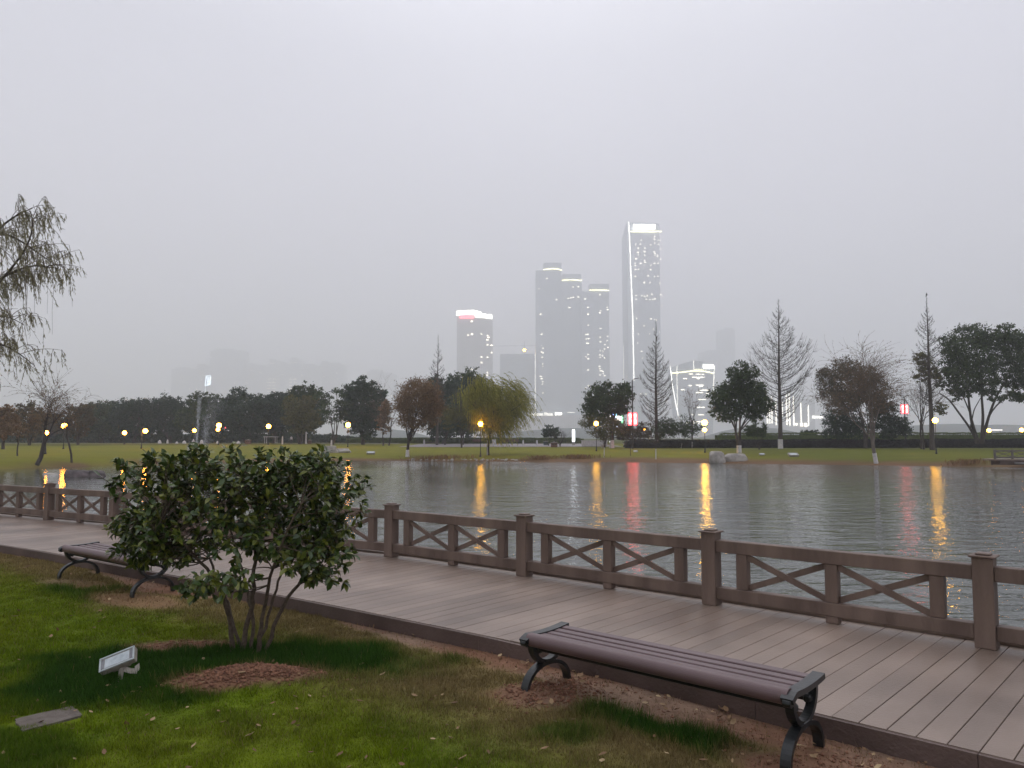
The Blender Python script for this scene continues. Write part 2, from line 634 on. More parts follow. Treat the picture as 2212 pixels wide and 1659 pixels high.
# ------------------------------------------------------------------ lake
def mat_water():
    m, nt, b = new_mat('lake_water')
    N, L = nt.nodes.new, nt.links.new
    b.inputs['Base Color'].default_value = (.060, .068, .060, 1)
    b.inputs['Roughness'].default_value = .025
    b.inputs['IOR'].default_value = 1.33
    b.inputs['Specular IOR Level'].default_value = .5
    tc = N("ShaderNodeTexCoord")
    hs_ = []
    for (sx, sy, rot, sc, wgt, det) in ((.5, 1.0, .10, 1.6, 1.0, 3), (.7, 1.4, -.22, 3.4, .38, 3), (.5, 1, .1, .25, 1.5, 2)):
        mp = N("ShaderNodeMapping")
        mp.inputs['Scale'].default_value = (sx, sy, 1)
        mp.inputs['Rotation'].default_value = (0, 0, rot)
        L(tc.outputs['Object'], mp.inputs[0])
        n = N("ShaderNodeTexNoise")
        n.inputs['Scale'].default_value = sc
        n.inputs['Detail'].default_value = det
        n.inputs['Roughness'].default_value = .55
        n.inputs['Distortion'].default_value = .4
        L(mp.outputs[0], n.inputs['Vector'])
        ml = N("ShaderNodeMath")
        ml.operation = 'MULTIPLY'
        ml.inputs[1].default_value = wgt
        L(n.outputs['Fac'], ml.inputs[0])
        hs_.append(ml.outputs[0])
    # calmer and rougher patches where the wind falls
    a = N("ShaderNodeMath"); a.operation = 'ADD'
    L(hs_[0], a.inputs[0]); L(hs_[1], a.inputs[1])
    pn = N("ShaderNodeTexNoise")
    pn.inputs['Scale'].default_value = .07
    pn.inputs['Detail'].default_value = 2
    L(tc.outputs['Object'], pn.inputs['Vector'])
    pr = N("ShaderNodeMapRange")
    pr.inputs['From Min'].default_value = .35
    pr.inputs['From Max'].default_value = .65
    pr.inputs['To Min'].default_value = .55
    pr.inputs['To Max'].default_value = 1.1
    L(pn.outputs['Fac'], pr.inputs['Value'])
    # the sheltered cove to the left lies almost still
    sp = N("ShaderNodeSeparateXYZ")
    L(tc.outputs['Object'], sp.inputs[0])
    cv = N("ShaderNodeMapRange")
    cv.inputs['From Min'].default_value = -18
    cv.inputs['From Max'].default_value = -6
    cv.inputs['To Min'].default_value = .22
    cv.inputs['To Max'].default_value = 1.0
    L(sp.outputs['X'], cv.inputs['Value'])
    m1 = N("ShaderNodeMath"); m1.operation = 'MULTIPLY'
    L(pr.outputs[0], m1.inputs[0]); L(cv.outputs[0], m1.inputs[1])
    m2 = N("ShaderNodeMath"); m2.operation = 'MULTIPLY'
    L(a.outputs[0], m2.inputs[0]); L(m1.outputs[0], m2.inputs[1])
    bp = N("ShaderNodeBump")
    bp.inputs['Strength'].default_value = 1.0
    bp.inputs['Distance'].default_value = .085
    L(m2.outputs[0], bp.inputs['Height'])
    L(bp.outputs[0], b.inputs['Normal'])
    return m
M['water'] = mat_water()
wv = [(-400, 5, WATER_Z), (400, 5, WATER_Z), (400, 95, WATER_Z), (-400, 95, WATER_Z), (-400, -40, WATER_Z), (400, -40, WATER_Z)]
water = link('lake_water', mesh_np('lake_water', wv, [(4, 5, 1, 0), (0, 1, 2, 3)]), M['water'], kind='structure')

# ------------------------------------------------------------------ boardwalk
DZ = 0.12
POST_UV = [(-20, 1111), (105, 1122.5), (246, 1136), (None, None), (None, None), (845, 1202), (1133, 1243), (1538, 1305), (2133, 1399)]
PP = []
for (u, v) in POST_UV:
    PP.append(None if u is None else gp(u, v, DZ)[:2])
k0, k1 = 2, 5
for k in (3, 4):
    PP[k] = PP[k0] + (PP[k1] - PP[k0]) * (k - k0) / (k1 - k0)
    nrm = unit((-(PP[k1] - PP[k0])[1], (PP[k1] - PP[k0])[0]))
    PP[k] = PP[k] - nrm * .10
d_l = PP[0] - PP[1]
for k in range(3):
    PP.insert(0, PP[0] + unit(d_l + np.array((0, .12 * (k + 1)))) * 2.3)
d_r = PP[-1] - PP[-2]
for k in range(3):
    PP.append(PP[-1] + unit(d_r) * 2.34)
PP = [np.array(p) for p in PP]

def ray2(p, d, poly):
    best = None
    for a, b in zip(poly[:-1], poly[1:]):
        a, b = np.array(a, float), np.array(b, float)
        e = b - a
        den = d[0] * e[1] - d[1] * e[0]
        if abs(den) < 1e-9:
            continue
        w_ = a - p
        t = (w_[0] * e[1] - w_[1] * e[0]) / den
        s_ = (w_[0] * d[1] - w_[1] * d[0]) / den
        if -1e-6 <= s_ <= 1 + 1e-6 and t > 0 and (best is None or t < best):
            best = t
    return None if best is None else p + d * best

# resample the fence line with a smoothly turning normal
line = np.array(PP)
seg = np.linalg.norm(np.diff(line, axis=0), axis=1)
cum = np.concatenate([[0], np.cumsum(seg)])
def fpos(s_):
    return np.array((np.interp(s_, cum, line[:, 0]), np.interp(s_, cum, line[:, 1])))
def fdir(s_):
    return unit(fpos(min(s_ + 1.4, cum[-1])) - fpos(max(s_ - 1.4, 0)))
pw = .152
NP = int(cum[-1] / pw)
deck = MB()
sub = MB()
edge_near, edge_far = [], []
rngp = random.Random(4)
prev = None
cuts = []
for k in range(NP + 1):
    s_ = k * pw
    f = fpos(s_)
    d = fdir(s_)
    nrm = np.array((-d[1], d[0]))
    if nrm[1] < 0:
        nrm = -nrm
    nr = ray2(f, -nrm, NEAR)
    if nr is None:
        nr = f - nrm * 2.3
    cuts.append((nr, f + nrm * .24, d))
for k in range(NP):
    (a0, b0, d0), (a1, b1, d1) = cuts[k], cuts[k + 1]
    g = rngp.choice((.0012, .0018, .0032, .0045))
    a0s, b0s = a0 + d0 * g, b0 + d0 * g
    a1s, b1s = a1 - d1 * .0012, b1 - d1 * .0012
    z1 = DZ + rngp.uniform(-.0012, .0012)
    bvl = .0025
    c = [a0s, a1s, b1s, b0s]
    ins = [a0s + d0 * bvl, a1s - d1 * bvl, b1s - d1 * bvl, b0s + d0 * bvl]
    vs = [(p[0], p[1], z1 - .03) for p in c] + [(p[0], p[1], z1 - bvl) for p in c] + [(p[0], p[1], z1) for p in ins]
    fs = [(3, 2, 1, 0), (8, 9, 10, 11)]
    for q in range(4):
        r = (q + 1) % 4
        fs.append((q, r, 4 + r, 4 + q))
        fs.append((4 + q, 4 + r, 8 + r, 8 + q))
    deck.add(vs, fs)
boardwalk = deck.build('boardwalk', M['deck'], None, kind='structure')
# fascia board along the near edge, joists below, kerb board at the water side
fa, fb, kerb = MB(), MB(), MB()
st = 8
idx = list(range(0, NP + 1, st)) + ([NP] if NP % st else [])
for a, b in zip(idx[:-1], idx[1:]):
    for (mb, q, off, w_, z0, z1) in ((fa, 0, -.016, .03, -.25, DZ - .006), (fb, 1, .02, .035, -.15, DZ - .006), (kerb, 1, -.045, .07, DZ + .0035, DZ + .028)):
        p, r = cuts[a][q], cuts[b][q]
        d = unit(r - p)
        nrm = np.array((-d[1], d[0]))
        if nrm[1] < 0:
            nrm = -nrm
        p, r = p + nrm * off, r + nrm * off
        h = w_ / 2
        poly = [p - nrm * h + d * .002, r - nrm * h - d * .002, r + nrm * h - d * .002, p + nrm * h + d * .002]
        mb.prism(poly, z0, z1)
for mb, nm, mt in ((fa, 'fascia_board', M['fascia']), (fb, 'fascia_board', M['fascia']), (kerb, 'edge_kerb', M['deck'])):
    mb.build(nm, mt, boardwalk)
jo = MB()
for q in (.25, .5, .75):
    for a, b in zip(idx[:-1], idx[1:]):
        p = cuts[a][0] * (1 - q) + cuts[a][1] * q
        r = cuts[b][0] * (1 - q) + cuts[b][1] * q
        d = unit(r - p)
        nrm = np.array((-d[1], d[0]))
        jo.prism([p - nrm * .04, r - nrm * .04, r + nrm * .04, p + nrm * .04], -.16, DZ - .034)
for k in range(0, NP, 16):
    p = cuts[k][1] - (cuts[k][1] - cuts[k][0]) * .08
    jo.tube([(p[0], p[1], -2.2), (p[0], p[1], -.16)], .09, 8)
jo.build('joist_frame', M['fascia'], boardwalk)

# ------------------------------------------------------------------ railing: every bay is panel + post, one continuous railing
rail = thing('boardwalk_railing', 'brown cross-braced railing along the water side of the boardwalk', 'railing', (0, 0, 0))
H_POST = .715
def mesh_at(mb, mat, name, M4, parent, smooth_=False):
    me = mb.mesh(name, smooth_)
    o = link(name, me, mat, parent)
    o.matrix_local = M4
    return o
def post_mb():
    p = MB()
    p.box((0, 0, H_POST / 2 - .01), (.145, .145, H_POST - .02), bev=.004)
    return p
cap = MB()
cap.box((0, 0, H_POST - .012), (.185, .185, .016), bev=.004)
cap.box((0, 0, H_POST + .0045), (.105, .105, .016), bev=.006)
post_me = post_mb().mesh('post')
cap_me = cap.mesh('post_cap')
for k, p in enumerate(PP):
    d = fdir(cum[k])
    an = math.atan2(d[1], d[0])
    o = link('post', post_me, M['rail'], rail, loc=(p[0], p[1], DZ + .002))
    o.rotation_euler = (0, 0, an)
    c = link('post_cap', cap_me, M['rail'], o)
for k in range(len(PP) - 1):
    a, b = PP[k], PP[k + 1]
    d = unit(b - a)
    Lp = np.linalg.norm(b - a) - .15
    an = math.atan2(d[1], d[0])
    mid = (a + b) / 2
    T = Matrix.Translation((mid[0], mid[1], DZ)) @ Matrix.Rotation(an, 4, 'Z')
    t = MB(); t.box((0, 0, .575), (Lp, .10, .115), bev=.005)
    mesh_at(t, M['rail'], 'top_rail', T, rail)
    t = MB(); t.box((0, 0, .125), (Lp, .10, .115), bev=.005)
    mesh_at(t, M['rail'], 'bottom_rail', T, rail)
    z0, z1 = .184, .516
    hb = .108
    xs = [-Lp / 2 + .26, 0, Lp / 2 - .26]
    for q, x in enumerate(xs):
        t = MB()
        t.box((x, 0, (z0 + z1) / 2), (hb, .085, z1 - z0), bev=.004)
        if q == 1:
            t.box((x, 0, .036), (hb, .085, .062), bev=.003)
        mesh_at(t, M['rail'], 'baluster', T, rail)
    for q in range(2):
        x0, x1 = xs[q] + hb / 2 + .002, xs[q + 1] - hb / 2 - .002
        for sgn in (1, -1):
            t = MB()
            zz0, zz1 = (z0 + .022, z1 - .022) if sgn > 0 else (z1 - .022, z0 + .022)
            dx, dz = (x1 - x0), zz1 - zz0
            ln = math.hypot(dx, dz) + .01
            R = Matrix.Rotation(-math.atan2(dz, dx), 3, 'Y')
            t.box(((x0 + x1) / 2, .012 * sgn, (zz0 + zz1) / 2), (ln, .022, .055), R=R, bev=.002)
            mesh_at(t, M['rail'], 'cross_brace', T, rail)

# ------------------------------------------------------------------ benches
def make_bench(label, p_left, p_right, p_lrear):
    """p_left / p_right: front feet on the ground; the rear feet stand towards the boardwalk"""
    pl, pr, pb = (np.array(q, float) for q in (p_left, p_right, p_lrear))
    d = unit(pr - pl)
    nrm = np.array((-d[1], d[0]))
    if nrm @ (pb - pl) < 0:
        nrm = -nrm
    Ls = np.linalg.norm(pr - pl)
    c = (pl + pr) / 2 + nrm * .235
    zb = gz(*c) - .01
    root = thing('park_bench', label, 'bench', (c[0], c[1], zb), math.atan2(d[1], d[0]), 'backless benches along the boardwalk')
    half = Ls / 2
    HS = .41
    # local: x along the bench, +y towards the boardwalk
    seat = MB()
    n_s, wy = 5, .060
    prof_z = lambda y: HS - .010 + .014 * (y / .23) ** 2
    ys = [-.155, -.0725, .01, .0925, .175]
    for j, y in enumerate(ys[1:]):
        slope = math.atan(2 * .014 * y / .23 ** 2)
        seat.box((0, y - .002, prof_z(y) - .016), (2 * half + .03, wy, .026), R=Matrix.Rotation(slope, 3, 'X'), bev=.005)
    # rounded front slat
    cy, cz, r = -.175, prof_z(-.175) - .034, .046
    pts = []
    poly = []
    for q in range(13):
        a_ = math.radians(75 + q * 150 / 12)
        poly.append((cy + r * math.cos(a_), cz + r * math.sin(a_)))
    inner = [(y + .012 * math.cos(0), z - .004) for (y, z) in poly[::-1]]
    prof = [(-.122, prof_z(-.122) - .004)] + poly + [(-.19, cz - r + .004), (-.122, prof_z(-.122) - .028)]
    n = len(prof)
    xs_ = (-half - .015, half + .015)
    vs = [(x, y, z) for x in xs_ for (y, z) in prof]
    fs = [(i_, (i_ + 1) % n, n + (i_ + 1) % n, n + i_) for i_ in range(n)] + [tuple(range(n - 1, -1, -1)), tuple(range(n, 2 * n))]
    seat.add(vs, fs)
    seat.build('seat', M['slat'], root)
    st_ = MB()
    st_.tube([(-half, -.10, HS - .100), (half, -.10, HS - .100)], .026, 8)
    st_.build('stretcher', M['iron'], root)
    st_ = MB()
    st_.tube([(-half, .12, HS - .115), (half, .12, HS - .115)], .017, 8)
    st_.build('stretcher', M['iron'], root)
    for sx in (-1, 1):
        x = sx * (half + .01)
        fr = MB()
        # lower arch
        pts = []
        for q in range(25):
            a_ = math.pi * q / 24
            pts.append((x, -.235 * math.cos(a_), .005 + .185 * math.sin(a_) ** .85))
        fr.strip(pts, .058, (1, 0, 0), .026)
        # upper bowl
        pts = []
        for q in range(21):
            a_ = math.pi * q / 20
            pts.append((x, -.165 * math.cos(a_), HS - .045 - .168 * math.sin(a_) ** .9))
        fr.strip(pts, .05, (1, 0, 0), .03)
        fr.box((x, 0, .196), (.056, .10, .03), bev=.006)
        # little lugs on the bowl that take the stretchers
        fr.box((x - sx * .012, -.10, HS - .115), (.05, .06, .05), bev=.012)
        fr.box((x - sx * .012, .12, HS - .115), (.05, .05, .045), bev=.012)
        leg = fr.build('leg_frame', M['iron'], root)
        cp = MB()
        pts = []
        for q in range(17):
            y = -.232 + q * .464 / 16
            z = prof_z(y) + .008
            if y < -.17:
                z = prof_z(-.17) + .008 - .9 * (abs(y) - .17) ** 1.25
            pts.append((x + sx * .012, y, z - .02))
        cp.strip(pts, .070, (1, 0, 0), .032)
        cp.tube([(x - .022 + sx * .012, -.218, pts[0][2] - .010), (x + .022 + sx * .012, -.218, pts[0][2] - .010)], .025, 14)
        cp.tube([(x - .022 + sx * .012, .222, pts[-1][2] - .014), (x + .022 + sx * .012, .222, pts[-1][2] - .014)], .018, 10)
        cp.build('end_cap', M['iron'], root)
    return root

make_bench('brown slatted backless bench with black iron ends, nearest the camera on bare red earth',
           gp(1136, 1507)[:2], gp(1694, 1668)[:2], gp(1233, 1473)[:2])
make_bench('brown slatted backless bench half hidden by the leafy bush, by the boardwalk',
           gp(128, 1251)[:2], gp(284, 1290)[:2], gp(202, 1241)[:2])

# ------------------------------------------------------------------ haze
def haze():
    h = MB()
    x0, x1, y0, y1, z0, z1 = -5600, 5600, -1200, 6600, -4.5, 770
    h.box(((x0 + x1) / 2, (y0 + y1) / 2, (z0 + z1) / 2), (x1 - x0, y1 - y0, z1 - z0))
    m = bpy.data.materials.new('haze')
    m.use_nodes = True
    nt = m.node_tree
    nt.nodes.clear()
    o = nt.nodes.new('ShaderNodeOutputMaterial')
    v = nt.nodes.new('ShaderNodeVolumePrincipled')
    v.inputs['Color'].default_value = (.975, .98, 1.0, 1)
    v.inputs['Density'].default_value = HAZE
    v.inputs['Anisotropy'].default_value = 0.0
    nt.links.new(v.outputs[0], o.inputs['Volume'])
    h.build('haze', m, None, kind='stuff')
HAZE = 0.00062
# ------------------------------------------------------------------ vegetation helpers
M['camphor'] = mat_leaf('evergreen_leaf', (.014, .030, .010), (.028, .054, .015), (.065, .095, .020), .35)
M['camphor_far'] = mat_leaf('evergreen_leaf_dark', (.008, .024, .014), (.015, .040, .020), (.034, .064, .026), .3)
M['olive'] = mat_leaf('olive_leaf', (.055, .06, .018), (.095, .095, .022), (.15, .13, .03), .4)
M['yellow'] = mat_leaf('autumn_willow_leaf', (.13, .135, .022), (.27, .26, .042), (.44, .40, .08), 1.6, trans=.4)
M['brown'] = mat_leaf('brown_leaf', (.095, .054, .026), (.18, .108, .054), (.27, .175, .09), .5, trans=.3)
M['redbrown'] = mat_leaf('red_brown_leaf', (.10, .04, .03), (.17, .07, .05), (.22, .11, .07), .5)
M['darkbrown'] = mat_leaf('dusky_leaf', (.042, .030, .014), (.078, .056, .026), (.115, .088, .036), .5)
M['greygreen'] = mat_leaf('grey_green_leaf', (.16, .155, .09), (.25, .23, .14), (.34, .30, .18), .9, trans=.45)
M['hedge'] = mat_leaf('hedge_leaf', (.04, .065, .014), (.075, .11, .022), (.12, .16, .03), .5)
M['hedge_dark'] = mat_leaf('purple_hedge_leaf', (.010, .009, .011), (.020, .017, .019), (.032, .026, .026), .5)
M['camellia'] = mat_leaf('glossy_leaf', (.020, .042, .010), (.050, .085, .016), (.17, .18, .024), 3.0, rough=.32, trans=.12, spec=.5)
M['reed'] = mat_leaf('dry_reed', (.12, .06, .03), (.2, .11, .05), (.28, .17, .08), .5)
M['twig'] = mat_noise('twig', (.05, .036, .032), (.085, .062, .052), 6, 3, .9)
M['palewig'] = mat_noise('pale_twig', (.10, .075, .06), (.15, .115, .09), 6, 3, .9)

def rand_unit(r, n):
    a = r.normal(size=(n, 3))
    return a / np.linalg.norm(a, axis=1, keepdims=True)

def leaves_np(P, A, Nn, size, aspect=.5):
    """diamond leaves: root P, axis A, face normal Nn, length size"""
    n = len(P)
    size = np.broadcast_to(np.asarray(size, float), (n,))[:, None]
    S = np.cross(A, Nn)
    S /= np.linalg.norm(S, axis=1, keepdims=True) + 1e-9
    v = np.stack([P - A * size * .5, P + S * size * aspect * .5, P + A * size * .5, P - S * size * aspect * .5], 1)
    return v.reshape(-1, 3), np.arange(n * 4).reshape(n, 4)

def tubes_np(polys, sides=4):
    """polys: list of (points (k,3), radii (k,)) -> one vertex and quad array"""
    VV, FF, b = [], [], 0
    ang = np.arange(sides) * 2 * math.pi / sides
    ca, sa = np.cos(ang), np.sin(ang)
    for P, R in polys:
        P = np.asarray(P, float)
        R = np.asarray(R, float)
        T = np.gradient(P, axis=0)
        T /= np.linalg.norm(T, axis=1, keepdims=True) + 1e-9
        ref = np.array((0.31, 0.17, 1.0)) if abs(T[0][2]) < .9 else np.array((1.0, .2, .1))
        A = np.cross(T, ref)
        A /= np.linalg.norm(A, axis=1, keepdims=True) + 1e-9
        B = np.cross(T, A)
        ring = P[:, None, :] + (A[:, None, :] * ca[None, :, None] + B[:, None, :] * sa[None, :, None]) * R[:, None, None]
        k = len(P)
        VV.append(ring.reshape(-1, 3))
        i = np.arange(k - 1)[:, None] * sides
        j = np.arange(sides)[None, :]
        j2 = (j + 1) % sides
        f = np.stack([i + j, i + j2, i + sides + j2, i + sides + j], -1).reshape(-1, 4) + b
        FF.append(f)
        b += k * sides
    return np.concatenate(VV), np.concatenate(FF)

def bez(p0, p1, p2, n=6):
    t = np.linspace(0, 1, n)[:, None]
    return p0 * (1 - t) ** 2 + 2 * p1 * t * (1 - t) + p2 * t ** 2

def crown_leaves(r, lobes, n, size, flat=.0, clump=.28, aspect=.6, per=26):
    n = int(n * 1.5)
    """leaves in many small clumps spread over the outer part of every lobe"""
    vol = np.array([(l[3] * l[4] * l[5]) ** .667 for l in lobes])
    k = np.maximum(1, (n * vol / vol.sum() / per)).astype(int)
    P = []
    Cn = []
    for l, kk in zip(lobes, k):
        c = np.array(l[:3]); R = np.array(l[3:6]) * 1.09
        u = rand_unit(r, kk)
        rad = r.rand(kk) ** .42
        rad = np.where(r.rand(kk) < .12, rad * 1.13, rad)
        cc = c + u * R * rad[:, None]
        cs = R.mean() * clump * (0.6 + .8 * r.rand(kk))
        q = r.normal(size=(kk, per, 3)) * .5
        q[..., 2] *= .65
        pts = cc[:, None, :] + q * cs[:, None, None]
        P.append(pts.reshape(-1, 3))
        Cn.append(np.repeat(u, per, axis=0))
    P = np.concatenate(P)
    Cn = np.concatenate(Cn)
    m = len(P)
    A = rand_unit(r, m) + Cn * .4
    A /= np.linalg.norm(A, axis=1, keepdims=True)
    Nn = rand_unit(r, m) + np.array((0, 0, .8)) + Cn * .5
    return leaves_np(P, A, Nn, size * (0.6 + .8 * r.rand(m)), aspect)

def limb(p0, p1, r, bow=.15, n=6):
    p0, p1 = np.asarray(p0, float), np.asarray(p1, float)
    L_ = np.linalg.norm(p1 - p0)
    m = (p0 + p1) / 2 + r.normal(size=3) * L_ * bow * .5
    m[2] -= L_ * bow * .3
    m[0] = p0[0] * .6 + m[0] * .4
    m[1] = p0[1] * .6 + m[1] * .4
    return bez(p0, m, p1, n)

def evergreen(name, label, base, fork_z, lobes, mat, n, size, trunks=1, tr=.2, lime=0.0, seed=1, group=None, aspect=.6, bark='bark', spread=.5, clump=.28, cat='tree'):
    r = np.random.RandomState(seed)
    base = np.asarray(base, float)
    root = thing(name, label, cat, tuple(base), 0, group)
    loc = lambda a: np.asarray(a, float) - base
    v, f = crown_leaves(r, lobes, n, size, aspect=aspect, clump=clump)
    link('crown', mesh_np('crown', v - base, f), M[mat], root)
    polys = []
    forks = []
    for t in range(trunks):
        off = np.array((r.uniform(-1, 1), r.uniform(-1, 1), 0)) * tr * 1.1 * (trunks > 1)
        a = np.array((0, 0, -.3)) + off * .5
        b = np.array((0, 0, fork_z * r.uniform(.85, 1.1))) + off * (1 + spread * 3) + np.array((r.uniform(-.15, .15), r.uniform(-.15, .15), 0))
        P = bez(a, np.array((a[0], a[1], fork_z * .5)), b, 6)
        rr = tr / math.sqrt(trunks) * np.linspace(1.25, .8, 6)
        rr[0] *= 1.2
        polys.append((P, rr))
        forks.append((b, rr[-1]))
    for i_, l in enumerate(lobes):
        tgt = loc(l[:3])
        fk, rr = min(forks, key=lambda q: abs(q[0][0] - tgt[0]) + .3 * abs(q[0][1] - tgt[1]))
        P = limb(fk, tgt, r, .25)
        w_ = rr * r.uniform(.45, .75)
        polys.append((P, np.linspace(w_, w_ * .35, len(P))))
        for q in range(4):
            s_ = P[3 + q % 3]
            e = tgt + rand_unit(r, 1)[0] * np.array(l[3:6]) * .8
            polys.append((limb(s_, e, r, .2, 4), np.linspace(w_ * .35, w_ * .08, 4)))
    v, f = tubes_np(polys, 6)
    link('trunk', mesh_np('trunk', v, f, True), M[bark], root)
    if lime > 0:
        pl = []
        for (P, rr) in polys[:trunks]:
            k = int(np.argmax(P[:, 2] > lime)) or 1
            t = (lime - P[k - 1][2]) / max(1e-6, P[k][2] - P[k - 1][2])
            e = P[k - 1] + (P[k] - P[k - 1]) * t
            Q = np.vstack([P[:k], e[None]])
            R_ = np.interp(np.linspace(0, 1, len(Q)), np.linspace(0, 1, len(rr[:k + 1])), rr[:k + 1])
            pl.append((Q, R_ + .012))
        v, f = tubes_np(pl, 8)
        link('limewash_band', mesh_np('limewash_band', v, f, True), M['limewash'], root)
    return root

def px_lobes(Y, spec, depth=.8, yo=0.0, seed=0):
    """spec: (u, v, ru, rv) in photograph units, made real at distance Y"""
    r = np.random.RandomState(seed + 3)
    out = []
    for (u, v, ru, rv) in spec:
        dy = r.uniform(-.5, .5) * (max(s[2] for s in spec)) * mpp(Y) * depth + yo
        p = at(u, v, Y + dy)
        m = mpp(Y + dy)
        out.append((p[0], p[1], p[2], ru * m, (ru + rv) / 2 * m, rv * m))
    return out

def auto_lobes(Y, u0, u1, vt, vb, k, seed, lobe=.30):
    """lobes that fill a round-topped crown outline u0..u1, vt..vb"""
    r = np.random.RandomState(seed)
    cu, cv, ru, rv = (u0 + u1) / 2, (vt + vb) / 2, (u1 - u0) / 2, (vb - vt) / 2
    spec = [(cu, cv, ru * .62, rv * .68)]
    for q in range(k):
        a = 2 * math.pi * (q + r.uniform(-.3, .3)) / k
        s_ = r.uniform(.55, .75)
        l = lobe * r.uniform(.75, 1.2)
        spec.append((cu + math.cos(a) * ru * s_, cv - math.sin(a) * rv * s_, ru * l + 3, rv * l + 3))
    return px_lobes(Y, spec, 1.0, seed=seed)

# ---- bare conical trees (upward-sweeping branches)
def conifer(label, u, vtop, vbase, prof, seed, Y=None, group='bare conical trees on the far bank', lime=1.0, tr=.26, n=120):
    """prof: list of (v, halfwidth) of the crown outline"""
    r = np.random.RandomState(seed)
    if Y is None:
        b = ground_at(u, vbase)
    else:
        b = at(u, vbase, Y)
        b[2] = gz(b[0], b[1])
    Yb = b[1]
    m = mpp(Yb)
    H = at(u, vtop, Yb)[2] - b[2]
    root = thing('bare_conical_tree', label, 'tree', tuple(b), 0, group)
    zs_ = np.array([at(u, q[0], Yb)[2] - b[2] for q in prof])[::-1]
    ws = np.array([q[1] * m for q in prof])[::-1]
    hw = lambda z: np.interp(z, zs_, ws)
    zz = np.array([-.4, 0, H * .2, H * .5, H * .8, H])
    lean = r.uniform(-.012, .012)
    P = np.stack([zz * lean + np.array([0, 0, .03, -.04, .02, 0]), zz * 0, zz], 1)
    polys = [(P, tr * np.array([1.25, 1.05, .85, .55, .24, .05]))]
    tw = []
    z0 = zs_[0]
    for k in range(n):
        z = z0 + (H - z0) * ((k + r.rand()) / n) ** .95 * .985
        az_ = r.rand() * 2 * math.pi
        L_ = max(.15, hw(min(z + .6, H)) * r.uniform(.8, 1.15))
        d = np.array((math.cos(az_), math.sin(az_), 0))
        rise = L_ * r.uniform(.75, 1.15)
        p0 = np.array((z * lean, 0, z))
        p2 = p0 + d * L_ + np.array((0, 0, rise))
        p2[2] = min(p2[2], H * 1.0)
        p1 = p0 + d * L_ * .75 + np.array((0, 0, rise * .18))
        Q = bez(p0, p1, p2, 6)
        th = np.interp(z / H, [0, 1], [.055, .012]) * (.6 + .5 * L_ / max(ws))
        polys.append((Q, np.linspace(th, .010, 6)))
        side = np.cross(d, (0, 0, 1))
        for q in range(int(7 + 11 * L_ / max(ws))):
            t = r.uniform(.25, 1)
            s_ = Q[min(5, int(t * 5))] * .5 + Q[max(0, int(t * 5) - 0)] * .5
            e = s_ + (side * r.choice((-1, 1)) * r.uniform(.2, .6) + d * r.uniform(.1, .6) + np.array((0, 0, r.uniform(.2, .7)))) * L_ * .38
            mid = (s_ + e) / 2 - np.array((0, 0, .08 * L_))
            tw.append((bez(s_, mid, e, 3), np.array((.014, .011, .007))))
    v, f = tubes_np(polys, 5)
    link('trunk', mesh_np('trunk', v, f, True), M['bark'], root)
    v, f = tubes_np(tw, 3)
    link('twigs', mesh_np('twigs', v, f), M['twig'], root)
    if lime:
        zz = np.linspace(-.3, lime, 4)
        rr = np.interp(zz, [-.4, 0, H * .2], tr * np.array([1.25, 1.05, .85])) + .02
        v, f = tubes_np([(np.stack([zz * lean, zz * 0, zz], 1), rr)], 8)
        link('limewash_band', mesh_np('limewash_band', v, f, True), M['limewash'], root)
    return root, b, H

# ---- general branching tree (willows, saplings)
def grow(r, polys, tips, p, d, L_, w_, lev, spec):
    s = spec[lev]
    n = s.get('pts', 5)
    P = [p]
    dd = unit(d)
    for i_ in range(n - 1):
        dd = unit(dd + r.normal(size=3) * s.get('wob', .12) + np.array(s.get('pull', (0, 0, 0))) / n)
        P.append(P[-1] + dd * L_ / (n - 1))
    P = np.array(P)
    w1 = w_ * s.get('taper', .5)
    polys[lev].append((P, np.linspace(w_, w1, n)))
    if lev + 1 >= len(spec):
        tips.append(P)
        return
    nx = spec[lev + 1]
    for c in range(s['kids']):
        t = r.uniform(*s.get('span', (.35, 1.0))) if c else 1.0
        i0 = min(n - 2, int(t * (n - 1)))
        ff = t * (n - 1) - i0
        q = P[i0] * (1 - ff) + P[i0 + 1] * ff
        base_d = unit(P[i0 + 1] - P[i0])
        a = rand_unit(r, 1)[0]
        a = unit(a - base_d * (a @ base_d))
        an = math.radians(r.uniform(*nx['ang']))
        nd = base_d * math.cos(an) + a * math.sin(an)
        if nx.get('up'):
            nd = nd + np.array((0, 0, nx['up']))
        grow(r, polys, tips, q, nd, L_ * r.uniform(*nx['len']), max(.0085, w_ * (1 - .5 * t) * nx.get('thin', .6)), lev + 1, spec)

